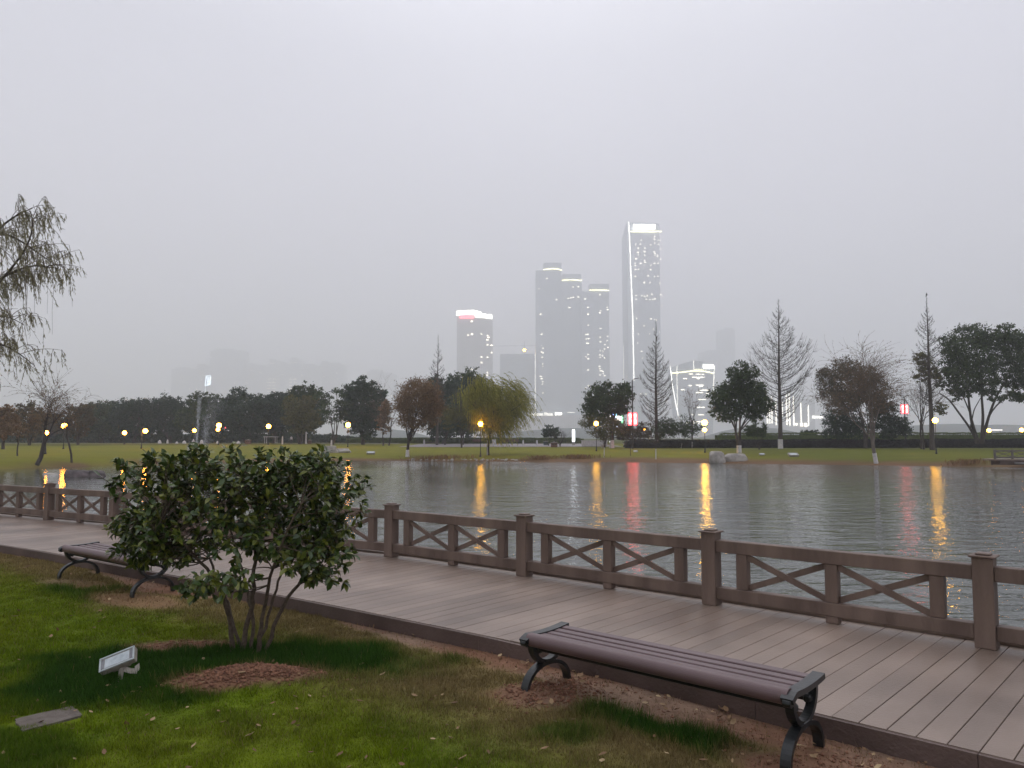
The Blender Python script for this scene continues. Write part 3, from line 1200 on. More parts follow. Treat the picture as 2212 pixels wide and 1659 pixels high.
def branch_tree(name, label, base, d0, L0, w0, spec, seed, bark='bark', twig='twig', leaf=None, group=None, lime=0, cat='tree', sides=6):
    r = np.random.RandomState(seed)
    base = np.asarray(base, float)
    root = thing(name, label, cat, tuple(base), 0, group)
    polys = [[] for _ in spec]
    tips = []
    grow(r, polys, tips, np.array((0, 0, -.15)), np.array(d0, float), L0, w0, 0, spec)
    heavy = [q for lv in polys[:-2] for q in lv] if len(spec) > 2 else polys[0]
    light = [q for lv in polys[-2:] for q in lv] if len(spec) > 2 else polys[-1]
    v, f = tubes_np(heavy, sides)
    link('trunk', mesh_np('trunk', v, f, True), M[bark], root)
    v, f = tubes_np(light, 3)
    link('twigs', mesh_np('twigs', v, f), M[twig], root)
    if leaf:
        mat, per, size, asp, droop = leaf
        Ps, As = [], []
        for P in tips:
            t = r.rand(per) * (len(P) - 1.001)
            i0 = t.astype(int)
            ff = (t - i0)[:, None]
            q = P[i0] * (1 - ff) + P[i0 + 1] * ff
            dirs = P[i0 + 1] - P[i0]
            dirs /= np.linalg.norm(dirs, axis=1, keepdims=True)
            A = dirs + r.normal(size=(per, 3)) * .45 + np.array((0, 0, -droop))
            A /= np.linalg.norm(A, axis=1, keepdims=True)
            Ps.append(q + A * size * .5)
            As.append(A)
        P = np.concatenate(Ps)
        A = np.concatenate(As)
        v, f = leaves_np(P, A, rand_unit(r, len(P)), size * (.6 + .8 * r.rand(len(P))), asp)
        link('foliage', mesh_np('foliage', v, f), M[mat], root)
    if lime:
        P, R_ = polys[0][0]
        zz = np.linspace(-.1, lime, 4)
        Q = np.stack([np.interp(zz, P[:, 2], P[:, 0]), np.interp(zz, P[:, 2], P[:, 1]), zz], 1)
        v, f = tubes_np([(Q, np.interp(zz, P[:, 2], R_) + .015)], 8)
        link('limewash_band', mesh_np('limewash_band', v, f, True), M['limewash'], root)
    return root

def hedge(name, label, path, h, depth, mat, n, size, seed, group=None):
    """clipped hedge along path [(x, y)], leaves thick over its top and sides"""
    r = np.random.RandomState(seed)
    path = np.array(path, float)
    seg_ = np.linalg.norm(np.diff(path, axis=0), axis=1)
    cm = np.concatenate([[0], np.cumsum(seg_)])
    c0 = np.array((path[0][0], path[0][1], gz(*path[0])))
    root = thing(name, label, 'hedge', tuple(c0), 0, group)
    s_ = r.rand(n) * cm[-1]
    x = np.interp(s_, cm, path[:, 0])
    y = np.interp(s_, cm, path[:, 1])
    hh = h * (1 + .10 * (vnoise(s_, s_ * 0, .5, seed) - .5) + .08 * (vnoise(s_, s_ * 0, 2.2, seed + 1) - .5))
    e = np.minimum(s_, cm[-1] - s_)
    hh = hh * smooth(-.2, 1.2, e) ** .5
    th = r.rand(n) * math.pi
    sg = np.where(r.rand(n) < .5, 1, -1)
    face = r.rand(n)
    yy = np.where(face < .45, r.uniform(-.5, .5, n) * depth, -depth / 2 + r.rand(n) * .12)
    yy = np.where(face > .85, depth / 2 - r.rand(n) * .12, yy)
    zz = np.where(face < .45, hh - r.rand(n) * .12, r.rand(n) * hh)
    P = np.stack([x, y + yy, ground_z(x, y + yy) + zz], 1) - c0
    A = rand_unit(r, n)
    v, f = leaves_np(P, A, rand_unit(r, n) + np.array((0, -.3, .6)), size * (.6 + .8 * r.rand(n)), .6)
    link('foliage', mesh_np('foliage', v, f), M[mat], root)
    # inner mass of stems, well inside the leaves
    k = max(2, int(cm[-1] / 2.5))
    ss = np.linspace(.15, cm[-1] - .15, k)
    px_, py_ = np.interp(ss, cm, path[:, 0]), np.interp(ss, cm, path[:, 1])
    zb = ground_z(px_, py_)
    V_, F_q = [], []
    for q in range(k):
        for (dy, dz) in ((-depth * .38, -.2), (-depth * .38, h * .86), (depth * .38, h * .86), (depth * .38, -.2)):
            V_.append((px_[q] - c0[0], py_[q] + dy - c0[1], zb[q] + dz - c0[2]))
    for q in range(k - 1):
        for w_ in range(4):
            F_q.append((q * 4 + w_, q * 4 + (w_ + 1) % 4, q * 4 + 4 + (w_ + 1) % 4, q * 4 + 4 + w_))
    F_q.append((0, 1, 2, 3)); F_q.append(tuple((k - 1) * 4 + w_ for w_ in (3, 2, 1, 0)))
    link('stems', mesh_np('stems', V_, F_q), M[mat], root)
    return root

# ------------------------------------------------------------------ far bank: hedges
def strip_pts(u0, u1, v, Y0, Y1, k=8):
    return [tuple(at(u0 + (u1 - u0) * q / k, v, Y0 + (Y1 - Y0) * q / k)[:2]) for q in range(k + 1)]
hedge('clipped_hedge', 'low dark purple clipped hedge along the path behind the right-hand lawn', strip_pts(1348, 2500, 950, 107, 101), 1.12, 1.6, 'hedge_dark', 26000, .17, 1)
hedge('clipped_hedge', 'tall light green clipped hedge rising behind the dark purple one', strip_pts(1545, 2500, 945, 119, 112), 1.95, 2.2, 'hedge', 26000, .18, 2)
hedge('clipped_hedge', 'long mid green clipped hedge behind the paved plaza and benches', strip_pts(748, 1262, 950, 160, 150), 1.1, 2.0, 'hedge', 22000, .2, 3)

# ------------------------------------------------------------------ far bank: evergreens
G_EV = 'dark evergreens in a row behind the far lawn'
far_row = [  # u0, u1, top, Y, material, label
    (60, 150, 905, 175, 'darkbrown', 'low dusky bush crown behind the two leaning bare trees'),
    (172, 262, 876, 170, 'camphor_far', 'small dark evergreen at the near end of the row, beside the bare trees'),
    (245, 335, 870, 165, 'camphor_far', 'dark evergreen behind the lantern with the tall pole'),
    (322, 415, 862, 165, 'camphor_far', 'broad rounded dark evergreen left of the fountain spray'),
    (398, 500, 858, 160, 'camphor_far', 'dark evergreen straight behind the fountain spray'),
    (484, 580, 851, 155, 'camphor_far', 'high-crowned dark evergreen between the red light and the single lamp'),
    (556, 628, 855, 158, 'camphor_far', 'dark evergreen behind the person in a white top'),
    (618, 692, 834, 152, 'camphor_far', 'dark evergreen peak behind the olive-leaved tree'),
    (740, 828, 823, 138, 'camphor_far', 'tall dense round-topped dark evergreen behind the lamp by the pale boulders'),
    (918, 992, 818, 150, 'camphor_far', 'dark evergreen filling the gap between brown and yellow trees'),
    (975, 1045, 808, 155, 'camphor_far', 'dark evergreen top peeking over the yellow willow'),
]
for k, (u0, u1, vt, Yd, mt, lb) in enumerate(far_row):
    uc = (u0 + u1) / 2
    b = at(uc, 955, Yd)
    b[2] = gz(b[0], b[1])
    vb = HOR + 4
    low = 946 if k else 950
    evergreen('evergreen_tree', lb, b, 1.4, auto_lobes(Yd, u0 - 8, u1 + 8, vt - 7, low, 10, 40 + k, .36), ('camphor' if k % 3 == 1 else mt), 13000, .42, 1 + (k % 2), .34, 0, 60 + k, G_EV, clump=.24)

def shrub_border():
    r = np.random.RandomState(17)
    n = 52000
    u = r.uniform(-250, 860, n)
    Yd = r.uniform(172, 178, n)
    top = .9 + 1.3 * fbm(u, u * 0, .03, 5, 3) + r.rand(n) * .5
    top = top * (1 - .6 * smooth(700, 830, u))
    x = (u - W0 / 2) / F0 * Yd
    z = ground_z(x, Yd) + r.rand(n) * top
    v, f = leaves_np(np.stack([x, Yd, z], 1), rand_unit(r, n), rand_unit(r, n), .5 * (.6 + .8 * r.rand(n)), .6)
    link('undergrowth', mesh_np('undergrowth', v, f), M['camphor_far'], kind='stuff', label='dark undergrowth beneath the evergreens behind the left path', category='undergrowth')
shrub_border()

# olive-leaved and sparse trees in front of the row
b = at(648, 958, 140); b[2] = gz(b[0], b[1])
evergreen('olive_leaved_tree', 'olive and yellowish leafy tree in front of the dark evergreen peak', b, 2.2,
          px_lobes(140, [(632, 870, 20, 14), (668, 866, 20, 14), (650, 888, 30, 18), (625, 905, 16, 16), (676, 905, 20, 18), (650, 925, 26, 10)], seed=3), 'olive', 4200, .36, 2, .3, 0, 5)
b = at(716, 959, 135); b[2] = gz(b[0], b[1])
evergreen('sparse_tree', 'thin-leaved tree with many holes of sky and several upright stems', b, 1.6,
          px_lobes(135, [(700, 858, 18, 12), (728, 850, 20, 12), (738, 878, 18, 14), (706, 885, 20, 16), (722, 905, 24, 14)], seed=4), 'camphor', 1500, .30, 4, .36, 0, 6, clump=.34, spread=.5)
# named trees of the far bank, from left to right
G_BARE = 'bare willows and saplings by the water'
wil = lambda n1, n2, n3, pull, a=1.0: [
    dict(kids=n1, pts=5, wob=.10, span=(.55, 1.0), taper=.7),
    dict(ang=(18, 50), len=(.75, 1.1), kids=n2, pts=6, wob=.14, thin=.62, up=.35, span=(.3, 1)),
    dict(ang=(20, 55), len=(.45, .8), kids=n3, pts=5, wob=.16, thin=.5, up=.12, span=(.2, 1)),
    dict(ang=(15, 60), len=(.45, .85), kids=0, pts=6, wob=.15, thin=.42, pull=pull)]

b = ground_at(80, 1000)
branch_tree('leaning_bare_tree', 'dark leaning bare tree with forked limbs and thin brown twigs at the water edge', b, (.30, 0, 1), 2.5, .18, wil(5, 7, 8, (.2, 0, -.5)), 11,
            leaf=('brown', 5, .13, .5, .1), group=G_BARE)
b = ground_at(155, 997)
branch_tree('bare_sapling', 'slim bare tree leaning left of the dark rocks, pink-brown twigs', b, (-.10, 0, 1), 3.0, .09, wil(5, 8, 8, (.2, 0, -.4)), 12, twig='palewig',
            leaf=('brown', 2, .11, .5, .1), group=G_BARE)
b = ground_at(38, 985)
branch_tree('bare_sapling', 'thin sapling with a rusty orange crown at the edge of the picture', b, (-.08, 0, 1), 1.9, .07, wil(4, 6, 7, (0, 0, -.6)), 13, leaf=('brown', 9, .15, .5, .2), group=G_BARE)
for (u0, u1, vt, vb_, Yd, sd_, mt, lb) in ((-30, 45, 872, 950, 92, 1, 'brown', 'orange-brown round-crowned tree cut by the picture edge, behind the leaning bare tree'),
                                   (25, 100, 868, 948, 120, 2, 'darkbrown', 'dusky brown tree behind the leaning bare tree'),
                                   (132, 205, 866, 950, 125, 3, 'darkbrown', 'brown thin-leaved tree behind the slim bare tree and its lamp')):
    b = at((u0 + u1) / 2, 960, Yd); b[2] = gz(b[0], b[1])
    evergreen('brown_tree', lb, b, 1.5, auto_lobes(Yd, u0, u1, vt, vb_, 8, sd_), mt, 3600, .32, 2, .2, 0, 80 + sd_, 'brown-leaved trees on the far lawn', clump=.34)

# brown round tree with whitewashed foot
b = ground_at(880, 987)
Yb = b[1]
evergreen('round_brown_tree', 'round-headed russet brown tree with a whitewashed foot near the shore', b, 1.7,
          px_lobes(Yb, [(905, 862, 46, 42), (880, 895, 26, 30), (930, 890, 26, 28), (885, 850, 26, 26), (925, 846, 24, 22), (868, 872, 14, 22), (945, 868, 16, 26), (905, 915, 34, 16), (905, 832, 26, 14)], .8, seed=9),
          'brown', 15000, .20, 1, .17, .75, 21, aspect=.35, clump=.3)
b = at(840, 960, 130); b[2] = gz(b[0], b[1])
branch_tree('bare_pink_tree', 'wispy bare pinkish tree between the dense evergreen and the russet tree', b, (.02, 0, 1), 4.2, .14, wil(5, 8, 8, (0, 0, .1)), 14, twig='palewig', leaf=('brown', 1, .14, .5, .1), group=G_BARE)
b = at(828, 962, 128); b[2] = gz(b[0], b[1])
evergreen('brown_tree', 'narrow brown-leaved tree squeezed beside the dense round-topped evergreen', b, 1.6, px_lobes(128, [(832, 890, 12, 24), (828, 915, 14, 20), (836, 872, 8, 14)], seed=5), 'brown', 1500, .3, 1, .12, 0, 22, 'brown-leaved trees on the far lawn')
for (uc, sd_, lb) in ((960, 31, 'dark slender tree left behind the yellow willow'), (1000, 32, 'dark slender tree hidden behind the yellow willow trunk')):
    b = at(uc, 957, 135); b[2] = gz(b[0], b[1])
    evergreen('slender_tree', lb, b, 1.7, px_lobes(135, [(uc, 905, 24, 20), (uc - 14, 920, 16, 16), (uc + 16, 918, 16, 16), (uc, 880, 18, 18)], seed=sd_), 'camphor_far', 2600, .36, 2, .2, 0, sd_, 'slender dark trees behind the willow')

# yellow weeping willow swept to the right
def yellow_willow():
    r = np.random.RandomState(77)
    b = ground_at(1055, 983)
    Yb = b[1]
    m = mpp(Yb)
    root = thing('yellow_willow', 'large yellow-green weeping willow swept to one side by the wind, pale stake at its trunk', 'tree', tuple(b))
    X = lambda u, v, dy=0: at(u, v, Yb + dy) - b
    polys = []
    T0 = np.array((0, 0, -.2)); fork = X(1058, 938)
    polys.append((bez(T0, X(1052, 960), fork, 5), np.linspace(.17, .13, 5)))
    tops = []
    for k in range(34):
        u = 996 + 130 * r.rand()
        v = 808 + 34 * ((u - 1062) / 66) ** 2 + r.uniform(0, 45)
        dy = r.uniform(-2.6, 2.6)
        e = X(u, v, dy)
        P = limb(fork, e, r, .3, 7)
        polys.append((P, np.linspace(.07, .015, 7)))
        tops.append(P)
    tw, P_, A_ = [], [], []
    for k in range(2900):
        P = tops[r.randint(len(tops))]
        i0 = r.randint(2, 7)
        s = P[i0] + r.normal(size=3) * .35
        if k % 3 == 0:
            q_ = rand_unit(r, 1)[0] * r.rand() ** .45
            s = X(1066 + q_[0] * 66, 862 + q_[2] * 50, q_[1] * 3.0)
        L_ = r.uniform(.7, 3.1)
        wind = np.array((r.uniform(.5, 1.05), r.normal() * .25, 0))
        n = 9
        t = np.linspace(0, 1, n)[:, None]
        out = unit(np.array((s[0] - fork[0], s[1] - fork[1], 0)) + r.normal(size=3) * .4)
        Q = s + out * .9 * t * L_ * .4 + wind * t * L_ * .46 + np.array((0, 0, 1)) * (.30 * t - 1.02 * t ** 1.7) * L_
        tw.append((Q, np.linspace(.010, .004, n)))
        kk = 24
        tt = r.rand(kk) * (n - 1.01)
        ii = tt.astype(int)
        ff = (tt - ii)[:, None]
        q = Q[ii] * (1 - ff) + Q[ii + 1] * ff
        d = Q[ii + 1] - Q[ii]
        d /= np.linalg.norm(d, axis=1, keepdims=True)
        A = d + r.normal(size=(kk, 3)) * .28
        A /= np.linalg.norm(A, axis=1, keepdims=True)
        P_.append(q); A_.append(A)
    P_, A_ = np.concatenate(P_), np.concatenate(A_)
    v, f = tubes_np(polys, 6)
    link('trunk', mesh_np('trunk', v, f, True), M['bark'], root)
    v, f = tubes_np(tw, 3)
    link('twigs', mesh_np('twigs', v, f), M['yellow'], root)
    v, f = leaves_np(P_, A_, rand_unit(r, len(P_)), .25 * (.5 + 1.0 * r.rand(len(P_))), .20)
    link('foliage', mesh_np('foliage', v, f), M['yellow'], root)
    s = MB()
    s.tube([(-.12, -.12, -.1), (-.10, -.1, 1.6)], .045, 6)
    s.build('stake', M['limewash'], root)
yellow_willow()
b = at(998, 965, 112); b[2] = gz(b[0], b[1])
evergreen('olive_leaved_tree', 'brownish olive low-crowned tree touching the yellow willow on its near side', b, 1.5, px_lobes(112, [(985, 890, 26, 26), (1008, 900, 24, 26), (972, 905, 18, 22), (1025, 915, 18, 20), (995, 865, 20, 20)], seed=8), 'olive', 4200, .26, 2, .16, 0, 24, aspect=.35)

# conical bare trees
conifer('small bare conical tree behind the russet round tree', 944, 722, 957, [(735, 2), (765, 9), (800, 18), (830, 22), (900, 22)], 51, Y=132, n=90, lime=0, tr=.24)
conifer('slim bare conical tree in front of the tall lit skyscraper', 1418, 690, 968, [(700, 2), (740, 10), (775, 22), (820, 33), (870, 36), (905, 32), (925, 26)], 52, lime=1.15, n=130)
cz1, cb1, cH1 = conifer('tallest bare conical tree with a wide twiggy crown and whitewashed foot', 1686, 645, 969, [(655, 3), (680, 16), (710, 26), (750, 34), (780, 60), (810, 72), (850, 62), (890, 48), (915, 30)], 53, lime=1.2, n=150, tr=.3)
cz2, cb2, cH2 = conifer('bare conical tree with a bird on its tip, beside the broad right-hand evergreen', 2014, 640, 972, [(650, 2), (680, 12), (710, 20), (750, 26), (800, 32), (850, 30), (885, 22)], 54, lime=0, n=110, tr=.3)

def bird(top, label, up=True):
    t = thing('perched_bird', label, 'bird', tuple(top), .4, 'birds in the bare conical trees')
    m = MB()
    prof = [(.008, -.02), (.05, .02), (.085, .09), (.09, .15), (.07, .21), (.042, .25), (.05, .29), (.045, .32), (.012, .35)]
    m.lathe(prof, (0, 0, 0), 8)
    m.tube([(0, -.04, .31), (0, -.10, .30)], [.014, .003], 5)
    m.tube([(0, .03, .06), (0, .12, -.04), (0, .2, -.13)], [.04, .03, .012], 5)
    m.build('body', M['iron'], t, True)
    l = MB()
    l.tube([(-.02, 0, 0), (-.02, 0, -.06)], .007, 4)
    l.tube([(.02, 0, 0), (.02, 0, -.06)], .007, 4)
    l.build('legs', M['iron'], t)
bird(cb2 + np.array((cH2 * 0, 0, cH2 + .06)), 'small dark bird sitting upright on the very tip of the bare conical tree')
bird(cb1 + np.array((.22, -.1, cH1 * .80)), 'dark bird in the upper branches of the tallest bare conical tree')

# mid bank evergreens
b = ground_at(1322, 968)
evergreen('camphor_tree', 'dark evergreen with two lobed heads in front of the three-part tower', b, 3.0,
          px_lobes(b[1], [(1290, 858, 26, 26), (1312, 842, 22, 16), (1345, 852, 22, 24), (1352, 838, 14, 12), (1300, 885, 26, 20), (1340, 880, 22, 18), (1275, 880, 16, 22), (1318, 866, 26, 18)], seed=2),
          'camphor', 8500, .26, 1, .26, 1.1, 26, 'broad evergreens on the far lawn', clump=.3)
b = ground_at(1306, 967)
evergreen('olive_leaved_tree', 'yellow-brown leafy tree around the lamp below the two-headed evergreen', b, 1.5,
          px_lobes(b[1] - 3, [(1268, 912, 16, 18), (1290, 918, 24, 24), (1318, 915, 24, 26), (1300, 938, 26, 12), (1340, 925, 18, 16)], seed=12), 'olive', 3400, .22, 3, .13, 0, 27, clump=.34)
b = ground_at(1210, 965)
branch_tree('bare_bush', 'small spreading bare tree with dark purple twigs on the open plaza edge', b, (.02, 0, 1), 1.0, .11,
            [dict(kids=7, pts=4, wob=.08, span=(.35, 1)), dict(ang=(25, 60), len=(1.0, 1.5), kids=7, pts=5, thin=.5, up=.15, span=(.25, 1)), dict(ang=(20, 50), len=(.4, .7), kids=5, pts=4, thin=.5, up=.2), dict(ang=(15, 45), len=(.5, .8), kids=0, pts=3, thin=.6)], 15)
b = at(1186, 955, 125); b[2] = gz(b[0], b[1])
evergreen('round_shrub', 'rounded dark shrub left of the small bare plaza tree', b, .5, px_lobes(125, [(1188, 930, 16, 12), (1176, 936, 10, 9), (1200, 934, 12, 12)], seed=1), 'camphor_far', 1600, .24, 2, .08, 0, 28, cat='shrub')

# low trees between the lamps, in front of the dark hedge
G_LOW = 'low trees in front of the dark hedge'
low = [(1388, 967, [(1378, 935, 20, 16), (1398, 928, 18, 18), (1362, 938, 14, 12)], 'darkbrown', 'low brown-green tree left of the slim bare conical tree'),
       (1440, 968, [(1440, 925, 20, 20), (1425, 935, 14, 14)], 'camphor', 'low green tree just right of the slim bare conical tree'),
       (1470, 968, [(1462, 922, 22, 18), (1480, 918, 20, 20), (1500, 925, 18, 18), (1478, 935, 26, 12), (1450, 928, 14, 14)], 'camphor', 'bushy bright green low tree beneath the bare vase-shaped one'),
       (1350, 967, [(1345, 938, 16, 12), (1356, 930, 12, 12)], 'darkbrown', 'small brown tree below the two-headed evergreen')]
for k, (u, v_, sp, mt, lb) in enumerate(low):
    b = ground_at(u, v_)
    evergreen('low_tree', lb, b, .8, px_lobes(b[1], sp, seed=k), mt, 2300, .20, 3, .10, .6, 100 + k, G_LOW, clump=.32)
b = ground_at(1495, 968)
branch_tree('vase_shaped_tree', 'bare vase-shaped tree with a tuft of red-brown leaves on top', b, (0, 0, 1), 3.3, .10,
            [dict(kids=6, pts=5, wob=.04, span=(.9, 1), taper=.8), dict(ang=(8, 28), len=(.7, 1.0), kids=5, pts=5, thin=.6, up=.5, span=(.3, 1)), dict(ang=(12, 32), len=(.6, .9), kids=3, pts=4, thin=.6, up=.5), dict(ang=(15, 50), len=(.3, .5), kids=0, pts=3, thin=.6)], 16,
            leaf=('redbrown', 3, .13, .6, 0), lime=.9)
# young trees with whitewashed stems on the lawn
for k, (u, v_, lb) in enumerate(((1305, 988, 'young bare tree with a whitewashed stem, right below the second lamp'), (1417, 992, 'young bare tree with a whitewashed stem, in front of the slim conical tree'))):
    b = ground_at(u, v_)
    branch_tree('young_tree', lb, b, (0, 0, 1), 1.35, .04,
                [dict(kids=6, pts=4, wob=.02, span=(.85, 1), taper=.8), dict(ang=(15, 45), len=(.6, .9), kids=6, pts=5, thin=.55, up=.2, span=(.3, 1)), dict(ang=(20, 45), len=(.4, .7), kids=4, pts=4, thin=.6), dict(ang=(15, 45), len=(.4, .6), kids=0, pts=3, thin=.6)], 17 + k,
                leaf=('olive', 1, .10, .5, .1), lime=1.0, group='young trees with whitewashed stems')
b = ground_at(1362, 985)
branch_tree('young_tree', 'young tree with a dark stem, half way between the two whitewashed ones', b, (0, 0, 1), 1.5, .035,
            [dict(kids=5, pts=4, wob=.02, span=(.85, 1), taper=.8), dict(ang=(15, 45), len=(.5, .8), kids=5, pts=5, thin=.55, up=.2, span=(.3, 1)), dict(ang=(20, 45), len=(.4, .7), kids=4, pts=4, thin=.6), dict(ang=(15, 45), len=(.4, .6), kids=0, pts=3, thin=.6)], 23,
            leaf=('darkbrown', 3, .12, .5, .1))

# camphor C : two lobed heads, twin trunk
b = ground_at(1597, 978)
evergreen('camphor_tree', 'bright-edged evergreen with a high round head and twin whitewashed trunks, above the boulders', b, 2.4,
          px_lobes(b[1], [(1605, 808, 30, 26), (1585, 838, 30, 22), (1560, 855, 28, 26), (1625, 850, 26, 24), (1650, 870, 22, 22), (1550, 882, 18, 20), (1600, 872, 34, 22), (1630, 892, 26, 18), (1575, 898, 26, 14), (1648, 838, 12, 12)], seed=6),
          'camphor', 13000, .22, 2, .24, .8, 29, 'broad evergreens on the far lawn', clump=.26, spread=.3)
b = at(1640, 960, 96); b[2] = gz(b[0], b[1])
evergreen('round_shrub', 'rounded dark shrub behind the twin-trunked evergreen', b, .5, px_lobes(96, [(1635, 928, 18, 14), (1618, 932, 14, 12), (1650, 932, 10, 10)], seed=4), 'camphor', 1800, .22, 2, .08, 0, 30, cat='shrub')
# small far clumps above the hedge
for (uc, sd_, lb) in ((1738, 33, 'little dark shrub poking over the hedge beside the lit storefront'), (1752, 34, 'dark shrub poking over the hedge at the foot of the brown tree')):
    b = at(uc, 944, 125); b[2] = gz(b[0], b[1])
    evergreen('round_shrub', lb, b, .8, px_lobes(125, [(uc, 938, 9, 7), (uc + 10, 936, 9, 8)], seed=sd_), 'camphor_far', 700, .24, 2, .07, 0, sd_, cat='shrub')

# camphor D : dusky, with dark shrubs at its foot
b = ground_at(1868, 968)
evergreen('camphor_tree', 'broad dusky evergreen with a brown-tinged crown behind the pale leaning willow', b, 2.4,
          px_lobes(b[1], [(1790, 815, 28, 22), (1830, 800, 34, 26), (1870, 818, 34, 30), (1800, 845, 34, 26), (1845, 850, 40, 28), (1890, 850, 32, 28), (1910, 880, 26, 20), (1820, 875, 34, 18)], seed=14),
          'darkbrown', 15000, .22, 2, .24, 0, 35, 'broad evergreens on the far lawn', clump=.3)
for k, (uc, sp, lb) in enumerate(((1825, [(1800, 912, 26, 24), (1830, 905, 28, 26), (1815, 935, 36, 16), (1850, 925, 24, 22)], 'big dark green shrub at the left foot of the dusky evergreen'),
                              (1925, [(1905, 895, 30, 26), (1935, 915, 30, 18), (1950, 932, 22, 12), (1915, 930, 28, 20)], 'big dark shrub right of the pale leaning willow, under the red sign'))):
    b = ground_at(uc, 967)
    evergreen('dark_shrub', lb, b, .7, px_lobes(b[1] - 1.5, sp, seed=20 + k), 'camphor_far', 6000, .22, 4, .12, 0, 36 + k, 'big dark shrubs before the hedge', cat='shrub')
# pale leaning willow, nearly leafless
b = ground_at(1893, 1000)
branch_tree('pale_willow', 'pale leaning willow with a whitewashed foot and wind-swept thin brown twigs', b, (-.16, 0, 1), 2.7, .17,
            [dict(kids=7, pts=5, wob=.05, span=(.6, 1), taper=.75), dict(ang=(12, 48), len=(1.5, 2.3), kids=12, pts=7, wob=.08, thin=.6, up=.30, span=(.25, 1)), dict(ang=(20, 50), len=(.35, .6), kids=10, pts=5, thin=.42, up=.15, span=(.15, 1)), dict(ang=(15, 55), len=(.45, .9), kids=0, pts=6, thin=.45, pull=(1.0, 0, -.5))], 19,
            bark='palebark', twig='palewig', leaf=('brown', 9, .12, .3, .2), lime=.85)
b = ground_at(1990, 970)
branch_tree('wispy_tree', 'wispy brown-twigged tree between the dusky evergreen and the bird-topped conical tree', b, (.0, 0, 1), 4.0, .13, wil(5, 8, 9, (.8, 0, -.2)), 20, twig='twig', leaf=('brown', 3, .13, .35, .1))
b = ground_at(1996, 971)
evergreen('olive_leaved_tree', 'small olive crown hugging the stem of the bird-topped conical tree', b, 3.2, px_lobes(b[1] + 1, [(1992, 780, 18, 18), (2004, 800, 18, 16), (1985, 815, 12, 10), (2018, 812, 10, 12), (2030, 885, 12, 14)], seed=31), 'olive', 2000, .24, 1, .1, 0, 38, clump=.34)

# camphor E : broad, many-stemmed, right edge
b = at(2112, 950, 98); b[2] = gz(b[0], b[1])
def camphor_e():
    r = np.random.RandomState(8)
    Yb = b[1]
    root = thing('camphor_tree', 'broad many-stemmed evergreen spreading over the right edge of the picture', 'tree', tuple(b), 0, 'broad evergreens on the far lawn')
    X = lambda u, v, dy=0: at(u, v, Yb + dy) - b
    lob = [(2060, 745, 26, 22), (2100, 728, 34, 22), (2145, 735, 34, 22), (2172, 716, 18, 16), (2195, 745, 34, 22), (2240, 740, 40, 26), (2060, 780, 24, 24), (2100, 775, 36, 28), (2150, 775, 36, 28), (2200, 790, 34, 24),
           (2250, 790, 40, 30), (2050, 805, 18, 14), (2080, 815, 26, 20), (2125, 815, 28, 20), (2175, 825, 28, 14), (2215, 830, 26, 14), (2265, 835, 26, 20), (2045, 830, 18, 10), (2070, 850, 20, 10), (2190, 852, 16, 8)]
    lob = [(a, b2, c * 1.18, d * 1.22) for (a, b2, c, d) in lob] + [(2085, 838, 26, 16), (2130, 842, 30, 14), (2210, 858, 30, 14), (2160, 860, 20, 10), (2250, 862, 30, 16)]
    v, f = crown_leaves(r, px_lobes(Yb, lob, 1.2, seed=44), 30000, .26, clump=.27)
    link('crown', mesh_np('crown', v - b, f), M['camphor'], root)
    polys = []
    stems = [([(2112, 958), (2096, 925), (2070, 890), (2050, 862), (2030, 850)], .16), ([(2110, 958), (2098, 910), (2092, 860), (2088, 800)], .20), ([(2116, 958), (2105, 925), (2095, 890), (2080, 855), (2062, 820)], .12),
             ([(2120, 958), (2124, 900), (2120, 850), (2118, 790)], .2), ([(2122, 958), (2134, 905), (2150, 860), (2175, 820)], .2), ([(2124, 930), (2140, 890), (2168, 860), (2205, 838), (2235, 830)], .11), ([(2096, 925), (2104, 885), (2118, 860)], .09)]
    for pts, w_ in stems:
        P = np.array([X(u, v_, r.uniform(-.6, .6) if i_ else 0) for i_, (u, v_) in enumerate(pts)])
        tt = np.linspace(0, len(P) - 1, 12)
        P = np.stack([np.interp(tt, np.arange(len(P)), P[:, c]) for c in range(3)], 1)
        P[1:-1] = (P[:-2] + P[1:-1] * 2 + P[2:]) / 4
        polys.append((P, np.linspace(w_, w_ * .45, 12)))
        for q in range(5):
            s = P[r.randint(6, 12)]
            l = lob[r.randint(len(lob))]
            e = X(l[0], l[1], r.uniform(-1.5, 1.5))
            if np.linalg.norm(e - s) < 3.2:
                polys.append((limb(s, e, r, .25, 5), np.linspace(w_ * .4, w_ * .12, 5)))
    v, f = tubes_np(polys, 7)
    link('trunk', mesh_np('trunk', v, f, True), M['bark'], root)
camphor_e()

